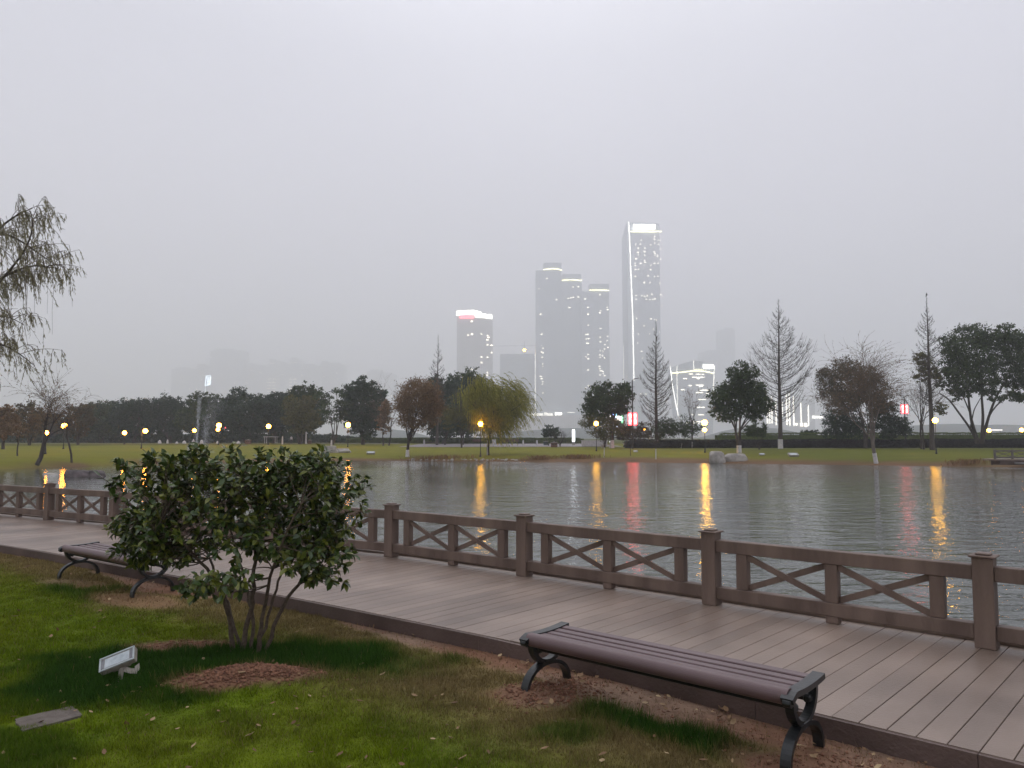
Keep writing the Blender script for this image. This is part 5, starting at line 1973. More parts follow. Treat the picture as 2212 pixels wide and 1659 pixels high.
# line-lit towers low on the right, and faint far towers
R_, bx, by = tower('residential_block', 'far block outlined by tall vertical lines of white light behind the tallest conical tree', 1656, 1762, 862, 2450, 'dull_tower', cat='building')
for (u, v0, v1) in ((1657, 852, 915), (1662, 868, 915), (1667, 856, 915), (1676, 862, 918), (1690, 868, 900), (1699, 852, 918), (1705, 850, 920), (1714, 856, 920), (1730, 870, 918), (1746, 875, 920)):
    block(R_, 'edge_light', 'e_line', u - .35, u + .35, v0, v1, 2450, 1.0, 2, (bx, by))
block(R_, 'shop_sign', 'e_white', 1754, 1776, 898.5, 903.5, 2450, 2.0, 6, (bx, by))
for (u0, u1, v0, v1) in ((1717, 1721, 914, 919), (1728, 1733, 914, 921), (1737, 1742, 914, 922), (1700, 1706, 907, 909)):
    block(R_, 'shop_window', 'e_window', u0, u1, v0, v1, 2450, 2.0, 6, (bx, by))
G_FAR = 'far towers fading into the haze'
YF = 4100.0
far_t = [(366, 420, 797, 'low wide tower block at the far left of the faded group'), (420, 449, 790, 'faded tower block left of the tallest faded block, above the blue sign'), (449, 522, 757, 'tallest and widest of the faded tower blocks'),
         (522, 556, 788, 'faded block right of the tallest faded block'), (556, 576, 792, 'narrow faded block before the twin-topped one'), (576, 600, 779, 'faded tower with two lit dots on its roof and lit floors'), (600, 622, 786, 'faded block between the two with lit floors'),
         (622, 646, 776, 'faded tower with three lit dots on its roof'), (646, 690, 790, 'faded wide low block right of the three-dotted tower'), (690, 712, 783, 'faded block with a flat raised roof'), (712, 741, 787, 'last faded block of the group, above the dense evergreen'),
         (790, 826, 802, 'faded block with a round sign over the bare pink tree'), (826, 856, 809, 'lower faded block next to the round-signed one'), (1519, 1560, 760, 'very faint tower behind the swept roof building'), (1560, 1592, 712, 'very faint tall tower with dotted lights, right of the swept roof building')]
for k, (u0, u1, vt, lbl) in enumerate(far_t):
    R_, bx, by = tower('far_tower', lbl, u0 + .15, u1 - .15, vt, YF - 12 * (k % 3), 'dull_tower', 90, 'tower', G_FAR)
    Yk = YF - 12 * (k % 3)
    block(R_, 'roof_storey', 'dull_tower', u0 + (u1 - u0) * .2, u1 - (u1 - u0) * .25, vt - 4, vt, Yk, 30, -8, (bx, by))
    r = random.Random(k)
    pts = []
    if k in (5, 7):
        for col in ((582, 592) if k == 5 else (628, 638)):
            for q in range(9):
                block(R_, 'lit_window', 'e_window', col - 3.2, col + 3.2, 819.2 + q * 6.6, 819.8 + q * 6.6, Yk, 1.0, 2, (bx, by))
        pts = [((u0 + u1) / 2 + d, 784) for d in (-5, 3, 8)]
    elif k < 11:
        pts = [(r.uniform(u0 + 3, u1 - 3), r.uniform(vt + 8, 850)) for _ in range(3)]
    else:
        pts = [(r.uniform(u0 + 3, u1 - 3), r.uniform(vt + 8, 880)) for _ in range(5)]
    windows(R_, (bx, by), Yk, pts, 2.2, 1.6, fwd=2)
R_, bx, by = tower('lit_sign_tower', 'slim far mast with a pale blue lit sign leaning above the dark evergreens', 443.2, 444.4, 825, 1700, 'dull_tower', 2.0, 'sign mast')
block(R_, 'edge_light', 'e_signwhite', 443.4, 444.2, 828, 862, 1700, 1.0, 1.0, (bx, by))
m = MB()
pp = [at(444, 833, 1700), at(455, 831, 1700), at(456, 812, 1700), at(447, 812, 1700)]
for (a, b_) in ((0, 1), (1, 2), (2, 3), (3, 0)):
    m.tube([(pp[a][0] - bx, -2.5, pp[a][2]), (pp[b_][0] - bx, -2.5, pp[b_][2])], 1.1, 5)
for uu in (448.5, 451, 453.5):
    a, b_ = at(uu, 831, 1700), at(uu + 1, 815, 1700)
    m.tube([(a[0] - bx, -2.5, a[2]), (b_[0] - bx, -2.5, b_[2])], .9, 5)
m.build('sign', M['e_signwhite'], R_)

# low wooded hills far behind
M['hill'] = mat_noise('wooded_hill', (.03, .045, .045), (.06, .075, .07), .02, 6, .95)
def hill(u0, u1, vt, Y, seed):
    n, k = 60, 14
    V_, F_q = [], []
    for i_ in range(n + 1):
        t = i_ / n
        u = u0 + (u1 - u0) * t
        H = (at(u, vt, Y)[2]) * (math.sin(math.pi * t) ** .6) * (.8 + .35 * float(fbm(np.array([t * 5.0]), np.array([0.0]), 1.0, seed, 3)[0]))
        x = at(u, 945, Y)[0]
        for j in range(k + 1):
            s_ = j / k
            V_.append((x, Y + s_ * 260, .3 + H * math.sin(math.pi * s_) ** .8 - .5))
    for i_ in range(n):
        for j in range(k):
            a = i_ * (k + 1) + j
            F_q.append((a, a + 1, a + k + 2, a + k + 1))
    link('hill', mesh_np('hill', V_, F_q, True), M['hill'], kind='structure')
hill(1040, 1420, 922, 900, 3)
hill(1600, 1800, 919, 950, 5)
hill(1930, 2500, 910, 1000, 7)
hill(700, 900, 925, 900, 9)

# ------------------------------------------------------------------ paved plaza and paths on the far bank
def pave(name, u0, u1, v0, v1, Y0, Y1, lift=.05, n=24):
    a0, a1 = at(u0, 950, Y0)[0], at(u1, 950, Y0)[0]
    xs = np.linspace(a0, a1, n); ys = np.linspace(Y0, Y1, 8)
    XX, YY = np.meshgrid(xs, ys)
    V_ = np.stack([XX.ravel(), YY.ravel(), ground_z(XX, YY).ravel() + lift], 1)
    i_ = np.arange(7)[:, None] * n + np.arange(n - 1)[None]
    F_q = np.stack([i_, i_ + 1, i_ + n + 1, i_ + n], -1).reshape(-1, 4)
    link(name, mesh_np(name, V_, F_q), M['paving'], kind='structure')
pave('pavement', 860, 1345, 0, 0, 116, 146, n=40)
pave('path', -600, 860, 0, 0, 150, 155, n=60)
pave('path', 1345, 2600, 0, 0, 98.5, 99.1, .04, n=60)

# ------------------------------------------------------------------ lamps
def lamp(label, u, v_globe, Y, mat='e_globe', rad=.25, double=None, side=0.0, cap_=False, group='globe lamps along the far path'):
    p = at(u, v_globe, Y)
    zb = gz(p[0], p[1])
    h = p[2] - zb
    t = thing('street_lamp', label, 'lamp', (p[0] - side, p[1], zb), 0, group)
    m = MB()
    top = h + (.45 if side else -rad * .75)
    m.lathe([(.11, 0), (.11, .12), (.075, .18), (.06, .5), (.038, .62), (.032, top)], (0, 0, 0), 8)
    if side:
        m.tube([(0, 0, top - .25), (side * .5, 0, top - .1), (side, 0, h + rad * .9)], .02, 6)
    else:
        m.lathe([(.03, 0), (.09, .02), (.10, .07), (.06, .09)], (0, 0, h - rad - .07), 8)
    m.build('post', M['darkpost'], t, True)
    g = MB()
    prof = [(rad * math.sin(math.pi * k / 10) + .002, -rad * math.cos(math.pi * k / 10)) for k in range(11)]
    g.lathe(prof, (side, 0, h), 14)
    g.build('globe', M[mat], t, True)
    if double is not None:
        g = MB()
        z2 = at(u, double, Y)[2] - zb
        r2 = rad * .72
        prof = [(r2 * math.sin(math.pi * k / 10) + .002, -r2 * math.cos(math.pi * k / 10)) for k in range(11)]
        g.lathe(prof, (-.06, -.22, z2), 12)
        g.build('globe', M[mat], t, True)
    if cap_:
        g = MB(); g.lathe([(.09, 0), (.05, .12), (.012, .22)], (0, 0, top), 8); g.build('finial', M['darkpost'], t)
    return t
lamp('orange globe lamp seen through the forked leaning bare tree', 100, 935, 74, 'e_globe_o', .2)
lamp('orange globe lamp on a dark post between the two leaning bare trees', 139, 920, 93, 'e_globe_o', .3)
lamp('orange globe lamp left of the tall finial-topped lantern post', 269, 935, 132, 'e_globe_o', .33)
lamp('tall dark lamp post with a finial and its globe hung on the right', 314, 931, 96, 'e_globe_o', .27, side=.42, cap_=True)
lamp('orange globe lamp beside the fountain jet', 420, 930, 140, 'e_globe_o', .3)
lamp('pair of orange globes one over the other, right of the fountain jet', 473, 919, 125, 'e_globe_o', .37, double=928)
lamp('single yellow-orange globe lamp above the person in a white top', 580, 921, 125, 'e_globe', .34)
lamp('single orange globe lamp above the pale boulders on the lawn', 752, 918, 116, 'e_globe_o', .36)
lamp('yellow globe lamp in front of the yellow willow', 1038, 916, 81.3, 'e_globe', .24)
lamp('yellow globe lamp among the yellow-brown leaves of a low tree', 1288, 915, 93, 'e_globe', .25)
lamp('pair of bright yellow globes left of the twin-trunked evergreen', 1522, 913, 86, 'e_globe', .30, double=928.5)
lamp('yellow globe lamp against the stem of the bird-topped conical tree', 2020, 908, 78, 'e_globe', .25)
lamp('dim orange lamp between low trees right of the slim conical tree', 1391, 926, 150, 'e_globe_o', .28)
lamp('orange lamp low behind the stems of the broad right-hand evergreen', 2136, 930, 130, 'e_globe_o', .3)
lamp('orange lamp at the right picture edge above the hedge', 2207, 929, 130, 'e_globe_o', .3)

def red_banner(label, u, vt, vb_, Y, v0, v1, wpx):
    p = at(u, (v0 + v1) / 2, Y)
    zb = gz(p[0], p[1])
    t = thing('banner_post', label, 'lit banner', (p[0], p[1], zb), 0, 'posts with red lit panels')
    rel = lambda uu, v: at(uu, v, Y) - np.array((p[0], p[1], zb))
    H_ = rel(u, vt)[2]
    m = MB()
    m.tube([(0, 0, 0), (0, 0, H_)], [.12, .07], 8)
    m.tube([(0, 0, H_), (.4, 0, H_ + .25), (.9, 0, H_ + .32)], [.05, .045, .04], 6)
    m.build('post', M['bark'], t)
    for s in (-1, 1):
        a, b_ = rel(u, v1), rel(u, v0)
        wd = wpx * mpp(Y)
        m = MB(); m.box((s * (wd / 2 + .10), 0, (a[2] + b_[2]) / 2), (wd, .12, b_[2] - a[2]), bev=.02)
        pn = m.build('panel', M['e_red'], t)
        m = MB()
        hh = b_[2] - a[2]
        for q in range(2):
            zc = a[2] + hh * (.27 + .46 * q)
            m.box((s * (wd / 2 + .10), -.085, zc), (wd * .2, .03, hh * .36))
            m.box((s * (wd / 2 + .10), -.105, zc + hh * .07), (wd * .66, .03, hh * .09))
            if (q + (s > 0)) % 2:
                m.box((s * (wd / 2 + .10), -.11, zc - hh * .10), (wd * .5, .03, hh * .07))
        m.build('lettering', M['e_pink'], pn)
red_banner('tall post with two red lit panels between the two-headed evergreen and the slim conical tree', 1366.5, 822, 966, 103, 892, 918, 7.5)
red_banner('post with two small red lit panels in front of the wind-swept willow twigs', 1954, 858, 950, 112, 874, 893, 5.5)
for (u, v, Y, lbl) in ((491, 923, 170, 'round red traffic light under the dark evergreens, right of the paired lamps'), (649, 924, 170, 'small red light low in the olive-leaved tree')):
    p = at(u, v, Y); zb = gz(p[0], p[1])
    t = thing('traffic_light', lbl, 'traffic light', (p[0], p[1], zb))
    h = p[2] - zb
    m = MB(); m.tube([(0, 0, 0), (0, 0, h + .3)], .06, 6); m.box((0, -.1, h), (.5, .2, .9), bev=.05); m.build('post', M['darkpost'], t)
    m = MB(); m.tube([(0, -.21, h), (0, -.24, h)], .36 if u < 500 else .2, 12); m.build('lens', M['e_red'], t)

# LED billboard behind the two-headed evergreen
def billboard():
    Y = 330
    p = at(1333, 945, Y)
    t = thing('screen_billboard', 'blue, green and white lit screen glimpsed through the two-headed evergreen', 'billboard', (p[0], Y, 0))
    rel = lambda u, v: at(u, v, Y) - np.array((p[0], Y, 0))
    def rect(nm, mat, u0, u1, v0, v1, f):
        a, b_ = rel(u0, v1), rel(u1, v0)
        m = MB(); m.box(((a[0] + b_[0]) / 2, -f, (a[2] + b_[2]) / 2), (b_[0] - a[0], .3, b_[2] - a[2])); m.build(nm, M[mat], t)
    rect('frame', 'darkpost', 1320, 1348, 884, 930, -.5)
    rect('screen_panel', 'e_signwhite', 1322, 1333, 886, 891, 0)
    rect('screen_panel', 'e_blue', 1321, 1325, 891, 905, .02)
    rect('screen_panel', 'e_cyan', 1325.2, 1332, 891.2, 898, 0)
    rect('screen_panel', 'e_blue', 1325.2, 1330, 898.2, 906, .04)
    rect('screen_panel', 'e_line', 1330.2, 1342, 899, 908, 0)
    rect('screen_panel', 'e_green', 1342.2, 1346, 896, 914, .03)
    rect('screen_panel', 'e_signwhite', 1325, 1336, 917, 923, .02)
    m = MB()
    for u in (1326, 1341):
        a, b_ = rel(u, 945), rel(u, 884)
        m.tube([(a[0], 1, -1), (a[0], 1, b_[2])], .4, 6)
    m.build('mast', M['darkpost'], t)
billboard()
def pillar(u, v0, v1, Y, wpx):
    p = at(u, v1, Y); zb = gz(p[0], p[1])
    t = thing('light_pillar', 'square white light pillar shining beside the low plaza wall', 'light pillar', (p[0], p[1], zb))
    h = at(u, v0, Y)[2] - zb
    w_ = wpx * mpp(Y)
    m = MB(); m.box((0, 0, h * .62), (w_, w_, h * .74), bev=.02); m.build('lit_shaft', M['e_pillar'], t)
    m = MB(); m.box((0, 0, h * .11), (w_ * 1.25, w_ * 1.25, h * .24), bev=.02); m.build('base', M['stone'], t)
pillar(1239, 928, 953, 128, 5)

# ------------------------------------------------------------------ small furniture on the plaza
def plaza():
    def base_at(u, v):
        return ground_at(u, v, 60, 300)
    def root(nm, lbl, cat, u, v, Y=None, group=None):
        p = at(u, v, Y) if Y else base_at(u, v)
        p[2] = gz(p[0], p[1]) + .04
        return thing(nm, lbl, cat, tuple(p), 0, group), mpp(p[1])
    for (u, v, Y, w_, h_, lbl, mt) in ((1197, 965, 112, 14, 12, 'wide brown litter bin with a peaked top, left of the bare plaza tree', 'redwood'), (1179, 957, 130, 10, 9, 'grey-green litter bin behind the wide brown one', 'greenbin'), (536, 960, 135, 11, 10, 'pinkish brown litter bin with a pale lid on the left path', 'redwood'), (669, 958, 140, 7, 9, 'narrow brown litter bin below the olive-leaved tree', 'redwood')):
        t, m_ = root('litter_bin', lbl, 'litter bin', u, v, Y, 'litter bins along the far path')
        W_, H_ = w_ * m_, h_ * m_
        m = MB(); m.box((0, 0, H_ * .4), (W_, W_ * .6, H_ * .8), bev=.02); m.build('body', M[mt], t)
        m = MB(); m.box((0, 0, H_ * .86), (W_ * 1.08, W_ * .7, H_ * .07), bev=.01); m.box((0, 0, H_ * .95), (W_ * .3, W_ * .3, H_ * .1), bev=.01); m.build('lid', M['stone'], t)
        m = MB(); m.box((-W_ * .22, -W_ * .305, H_ * .55), (W_ * .25, .02, H_ * .18)); m.box((W_ * .22, -W_ * .305, H_ * .55), (W_ * .25, .02, H_ * .18)); m.build('opening', M['iron'], t)
    for (u, lbl) in ((1091, 'red-brown backed bench, left one of the two before the green hedge'), (1112, 'red-brown backed bench, right one of the two before the green hedge'), (1030, 'brown backed bench half hidden by the yellow willow trunk')):
        t, m_ = root('plaza_bench', lbl, 'bench', u, 957, 140, 'backed benches on the plaza')
        m = MB(); m.box((0, 0, .44), (1.5, .42, .05), bev=.01); m.build('seat', M['redwood'], t)
        m = MB()
        for k in range(3):
            m.box((0, .24, .58 + k * .13), (1.5, .03, .10), bev=.008)
        m.build('backrest', M['redwood'], t)
        for s in (-1, 1):
            m = MB(); m.box((s * .6, 0, .21), (.06, .4, .42)); m.box((s * .6, .26, .55), (.05, .04, .6)); m.build('leg_frame', M['iron'], t)
    t, m_ = root('low_wall', 'pale low stone wall at the end of the plaza', 'wall', 1284, 961, 118)
    m = MB(); m.box((0, 0, .42), (3.9, .4, .84), bev=.03); m.box((0, 0, .87), (4.05, .5, .07), bev=.02); m.build('wall_block', M['limewash'], t)
    t, m_ = root('stone_bench', 'long pale stone bench on two blocks, below the lamp among yellow-brown leaves', 'bench', 1311, 968)
    m = MB(); m.box((0, 0, .40), (1.7, .45, .12), bev=.02); m.build('seat', M['stone'], t)
    for s in (-1, 1):
        m = MB(); m.box((s * .62, 0, .16), (.2, .36, .34), bev=.02); m.build('leg', M['stone'], t)
    for (u, v, lbl) in ((901, 960, 'stone bench with two white carved ends, between russet tree and yellow willow'), (1145, 962, 'low stone bench with two white knobs in the middle of the plaza')):
        t, m_ = root('stone_bench', lbl, 'bench', u if u > 1000 else 930, v)
        m = MB(); m.box((0, 0, .32), (2.0, .42, .1), bev=.02); m.build('seat', M['darkstone'], t)
        for s in (-1, 1):
            m = MB(); m.box((s * 1.15, 0, .3), (.3, .4, .6), bev=.08); m.lathe([(.02, .58), (.12, .62), (.14, .72), (.02, .84)], (s * 1.15, 0, 0), 8); m.build('carved_end', M['limewash'], t)
    t, m_ = root('white_board', 'upright white board standing behind the yellow willow trunk', 'board', 1067, 961, 125)
    m = MB(); m.box((0, 0, .55), (.62, .12, 1.0), bev=.01); m.box((0, 0, .03), (.74, .3, .08)); m.build('panel', M['limewash'], t)
    t, m_ = root('round_light', 'glowing white ball light on a short stem before the low plaza wall', 'light', 1320, 962)
    m = MB(); m.tube([(0, 0, 0), (0, 0, .35)], .06, 8); m.build('post', M['stone'], t)
    m = MB(); m.lathe([(.01, .3), (.16, .36), (.24, .54), (.16, .72), (.01, .78)], (0, 0, 0), 12); m.build('globe', M['e_pillar'], t, True)
    for (u, Y, hpx, lbl) in ((661, 138, 26, 'thick whitewashed post left of the many-stemmed sparse tree'), (610, 132, 17, 'short whitewashed post near the person'), (716, 125, 12, 'white post in front of the sparse tree')):
        t, m_ = root('white_post', lbl, 'post', u, 958, Y)
        m = MB(); m.lathe([(.16, 0), (.14, .1), (.12, hpx * m_ * .7), (.10, hpx * m_)], (0, 0, 0), 8); m.build('shaft', M['limewash'], t)
    # shelter with a white roof
    t, m_ = root('path_shelter', 'small shelter with a flat white roof on thin posts, left of the person', 'shelter', 585, 958, 150)
    m = MB(); m.box((0, 0, 1.25), (2.5, 1.6, .12), bev=.02); m.build('roof', M['limewash'], t)
    for sx in (-1, 1):
        for sy in (-1, 1):
            m = MB(); m.tube([(sx * 1.0, sy * .6, 0), (sx * 1.0, sy * .6, 1.19)], .06, 6); m.build('post', M['limewash'], t)
    t, m_ = root('lit_canopy', 'long white lit canopy beyond the hedge on the right', 'canopy', 2147, 935, 126)
    m = MB(); m.box((0, 0, 2.35), (2.3, .8, .12), bev=.02); m.build('roof', M['e_canopy'], t)
    for sx in (-1, 1):
        m = MB(); m.tube([(sx * 1.0, 0, 0), (sx * 1.0, 0, 2.3)], .06, 6); m.build('post', M['stone'], t)
    # pale marker stones
    r = random.Random(12)
    for k, u in enumerate((345, 362, 382, 398, 418, 436, 470, 515)):
        t, m_ = root('path_stone', 'pale upright stone beside the left path, number of a scattered row', 'stone', u, 958, 149, 'pale stones along the left path')
        t['label'] = 'pale upright stone scattered along the edge of the left path'
        h_ = r.uniform(.35, 1.0); w_ = r.uniform(.2, .45)
        m = MB(); m.lathe([(w_, -.1), (w_ * .95, h_ * .3), (w_ * .6, h_ * .75), (w_ * .15, h_)], (0, 0, 0), 7); m.build('rock', M['limewash'], t)
M['redwood'] = mat_noise('red_brown_boards', (.10, .05, .04), (.17, .09, .07), 3, 4, .7)
M['greenbin'] = mat_noise('grey_green_paint', (.07, .085, .08), (.11, .125, .115), 3, 4, .6)
M['e_canopy'] = mat_emit('canopy_light', (1, .95, .9), 1.6)
plaza()

# ------------------------------------------------------------------ person on the far path
def person(label, u, Y, H, top_mat, leg_mat, facing=0.3):
    p = at(u, 957, Y); p[2] = gz(p[0], p[1]) + .05
    t = thing('person', label, 'person', tuple(p), facing)
    s = H / 1.72
    J = {'pel': (0, 0, .92), 'wai': (0, 0, 1.05), 'che': (0, .01, 1.30), 'nec': (0, 0, 1.46), 'hd0': (0, -.01, 1.55), 'hd1': (0, -.02, 1.66),
         'lh': (.09, 0, .90), 'lk': (.11, -.06, .49), 'la': (.11, .05, .08), 'lt': (.12, -.10, .03), 'rh': (-.09, 0, .90), 'rk': (-.10, .02, .48), 'ra': (-.11, .16, .10), 'rt': (-.12, .03, .03),
         'ls': (.19, 0, 1.40), 'le': (.25, .05, 1.13), 'lw': (.24, -.06, .90), 'lf': (.235, -.09, .82), 'rs': (-.19, 0, 1.40), 're': (-.25, .05, 1.13), 'rw': (-.24, -.04, .90), 'rf': (-.235, -.07, .82)}
    E = [('pel', 'wai'), ('wai', 'che'), ('che', 'nec'), ('nec', 'hd0'), ('hd0', 'hd1'), ('pel', 'lh'), ('lh', 'lk'), ('lk', 'la'), ('la', 'lt'), ('pel', 'rh'), ('rh', 'rk'), ('rk', 'ra'), ('ra', 'rt'),
         ('che', 'ls'), ('ls', 'le'), ('le', 'lw'), ('lw', 'lf'), ('che', 'rs'), ('rs', 're'), ('re', 'rw'), ('rw', 'rf')]
    R = dict(pel=.14, wai=.12, che=.15, nec=.055, hd0=.085, hd1=.09, lh=.10, lk=.06, la=.045, lt=.035, rh=.10, rk=.06, ra=.045, rt=.035, ls=.065, le=.045, lw=.032, lf=.03, rs=.065, re=.045, rw=.032, rf=.03)
    names = list(J)
    me = bpy.data.meshes.new('body')
    me.from_pydata([tuple(c * s for c in J[k]) for k in names], [(names.index(a), names.index(b)) for a, b in E], [])
    o = link('body', me, M[top_mat], t)
    md = o.modifiers.new('skin', 'SKIN')
    me.skin_vertices[0].data[0].use_root = True
    for i_, k in enumerate(names):
        me.skin_vertices[0].data[i_].radius = (R[k] * s, R[k] * s * (.75 if k in ('pel', 'wai', 'che') else 1))
    sb = o.modifiers.new('sub', 'SUBSURF'); sb.levels = 1; sb.render_levels = 1
    m = MB()
    for sg in ('l', 'r'):
        pts = [Vector(J[sg + k]) * s for k in ('h', 'k', 'a')]
        m.tube([pts[0] + Vector((0, 0, .05)), pts[1], pts[2]], [.125 * s, .085 * s, .07 * s], 10)
    m.build('trousers', M[leg_mat], t, True)
    m = MB(); m.lathe([(.02, 1.78 * s), (.08 * s, 1.76 * s), (.108 * s, 1.68 * s), (.108 * s, 1.60 * s), (.09 * s, 1.57 * s)], (0, .015, -.01), 12)
    m.build('hair', M['iron'], t, True)
M['white_cloth'] = mat_noise('white_cloth', (.42, .4, .42), (.55, .52, .54), 6, 3, .85)
M['dark_cloth'] = mat_noise('dark_cloth', (.02, .02, .025), (.035, .035, .04), 6, 3, .85)
person('person in a white top and dark trousers walking on the far path', 629, 137, 1.42, 'white_cloth', 'dark_cloth')

# ------------------------------------------------------------------ boulders
def boulder(name, label, u, v, w_px, h_px, Y, mat, seed, group=None, depth=.8, parent=None):
    p = at(u, v, Y)
    r = np.random.RandomState(seed)
    import bmesh
    bm = bmesh.new()
    bmesh.ops.create_icosphere(bm, subdivisions=4, radius=1.0)
    W_, H_ = w_px * mpp(Y) / 2, h_px * mpp(Y)
    off = Vector(r.rand(3) * 50)
    for vv in bm.verts:
        n = mnoise.fractal(vv.co * 1.3 + off, .9, 2.2, 4)
        c = vv.co * (1 + .22 * n)
        c.z = max(-.35, min(c.z, .82 + .05 * n))
        vv.co = Vector((c.x * W_, c.y * W_ * depth, (c.z + .25) * H_ / 1.05))
    me = bpy.data.meshes.new(name)
    bm.to_mesh(me); bm.free()
    me.polygons.foreach_set("use_smooth", np.ones(len(me.polygons), bool))
    zb = max(gz(p[0], p[1]), WATER_Z - .1)
    o = link(name, me, M[mat], loc=(p[0], p[1], zb - .03), label=label, category='boulder')
    o.rotation_euler = (0, 0, r.uniform(-.3, .3))
    if group:
        o['group'] = group
b = ground_at(1548, 999)
boulder('boulder', 'upright rounded grey boulder at the water edge', 1548, 998, 34, 24, b[1], 'stone', 3, 'boulders on the shore')
boulder('boulder', 'long flat pale boulder lying right of the upright rounded one', 1587, 998, 54, 16, b[1] + .6, 'stone', 8, 'boulders on the shore', .4)
b = ground_at(712, 978)
boulder('boulder', 'long smooth pale boulder on the left lawn', 710, 978, 40, 15, b[1], 'stone', 5, 'boulders on the lawn', .5)
boulder('boulder', 'lower pinkish boulder right of the long pale one on the left lawn', 737, 979, 44, 9, b[1] + .8, 'stone', 6, 'boulders on the lawn', .5)
boulder('boulder', 'dark wet boulder, left of the pair rising from the water', 166, 1031, 52, 19, 47, 'darkstone', 11, 'dark boulders in the cove', .6)
boulder('boulder', 'dark wet boulder, right of the pair rising from the water', 205, 1029, 44, 17, 47.5, 'darkstone', 12, 'dark boulders in the cove', .6)
boulder('boulder', 'flat pale rock shelf left of the two dark wet boulders', 108, 1024, 36, 7, 50, 'stone', 13, 'dark boulders in the cove', .7)

# ------------------------------------------------------------------ lawn floodlights
def floodlight(label, c, xdir, nrm, W_=.25, H_=.115, D_=.045, foot=None, arms=None):
    org = np.array((c[0], c[1], foot))
    c = np.array(c, float)
    t = thing('lawn_floodlight', label, 'floodlight', (c[0], c[1], foot), 0, 'floodlights set in the lawns')
    c = c - np.array((c[0], c[1], foot))
    x = unit(xdir); n = unit(np.array(nrm) - x * (np.array(nrm) @ x)); y = np.cross(n, x)
    R = Matrix(((x[0], y[0], n[0]), (x[1], y[1], n[1]), (x[2], y[2], n[2])))
    m = MB()
    m.box(c - n * D_ / 2, (W_, H_, D_), R=R, bev=.006)
    m.box(c - n * (D_ + .02), (W_ * .55, H_ * .7, .04), R=R, bev=.012)
    hs_ = m.build('housing', M['lampbody'], t)
    m = MB()
    for (dx, dy, w_, h_) in ((0, H_ / 2 - .006, W_, .012), (0, -H_ / 2 + .006, W_, .012), (-W_ / 2 + .006, 0, .012, H_ - .025), (W_ / 2 - .006, 0, .012, H_ - .025)):
        m.box(c + x * dx + y * dy + n * .004, (w_, h_, .009), R=R, bev=.002)
    m.build('rim', M['lamprim'], t)
    m = MB(); m.box(c + n * .001, (W_ * .70, H_ * .66, .004), R=R); m.build('lens', M['lens'], t)
    for s in (-1, 1):
        m = MB()
        m.box(c + x * s * W_ * .41 + n * .001, (W_ * .09, H_ * .66, .004), R=R)
        m.build('reflector', M['iron2'], t)
    m = MB()
    down = c - n * (D_ + .03) - y * .01
    foot_ = np.array((down[0] * .6 - .01, down[1] * .6, -.03))
    m.tube([down, (down * .4 + foot_ * .6), foot_], .001, 4)
    br = MB()
    if arms is not None:
        a_, f_, e_, g_ = [np.array(q) - org for q in arms]
        br.strip([a_, a_ * .5 + f_ * .5 + np.array((.002, 0, 0)), f_], .038, (.95, -.2, .1), .006)
        br.strip([a_ + np.array((0, .006, 0)), e_ * .55 + a_ * .45 + np.array((0, 0, -.006)), e_], .036, (0, .55, .83), .007)
        br.strip([e_, g_], .036, (.6, .6, .5), .007)
        br.tube([a_ + np.array((0, -.012, -.004)), a_ + np.array((0, .02, -.004))], .010, 8)
    else:
      br.strip([down + x * .015, down * .45 + foot_ * .55 + x * .004, foot_], .028, tuple(x), .006)
      br.strip([down + x * .012 - y * .012, down + x * .06 - n * .006 - y * .022, down + x * .10 + n * .004 - y * .02], .03, tuple(n), .006)
      br.tube([down + x * .015 - n * .004 + y * .0, down + x * .015 + n * .0 - y * .02], .009, 8)
    br.build('bracket', M['lampbody'], t)
M['lampbody'] = mat_noise('cream_enamel', (.26, .23, .19), (.36, .33, .28), 30, 4, .55, .15, 120)
M['lamprim'] = mat_noise('pale_rim', (.36, .40, .40), (.46, .50, .50), 20, 3, .45)
M['lens'] = mat_noise('frosted_lens', (.34, .38, .40), (.48, .52, .54), 25, 4, .25, spec=.5)
M['iron2'] = mat_noise('grey_reflector', (.14, .14, .15), (.22, .22, .23), 20, 3, .4)
ft = gp(253, 1478)
c0 = at(253, 1424, ft[1] + .02)
xa = at(288, 1410, ft[1] + .03) - at(218, 1438, ft[1])
floodlight('cream floodlight tilted on its bracket in the grass left of the leafy bush', c0, xa, (.10, -.62, .78), foot=gz(ft[0], ft[1]), arms=(at(263, 1444, ft[1] + .01), at(256, 1482, ft[1]), at(297, 1450, ft[1] + .03), at(296, 1436, ft[1] + .05)))
for (u, v, lbl, s_) in ((801, 982, 'small white floodlight on the far lawn right of the pale boulders', 3.6), (1714, 987, 'small white floodlight on the far lawn below the tallest conical tree', 3.8), (1646, 984, 'tiny pale spotlight on the far lawn right of the twin-trunked evergreen', 2.2), (1373, 977, 'tiny pale spotlight on the lawn below the red lit panels', 2.0)):
    g_ = ground_at(u, v)
    floodlight(lbl, g_ + np.array((0, 0, .22 * s_ / 3)), (1, .1, 0), (0, -.5, .8), .25 * s_, .11 * s_, .045 * s_, foot=g_[2])

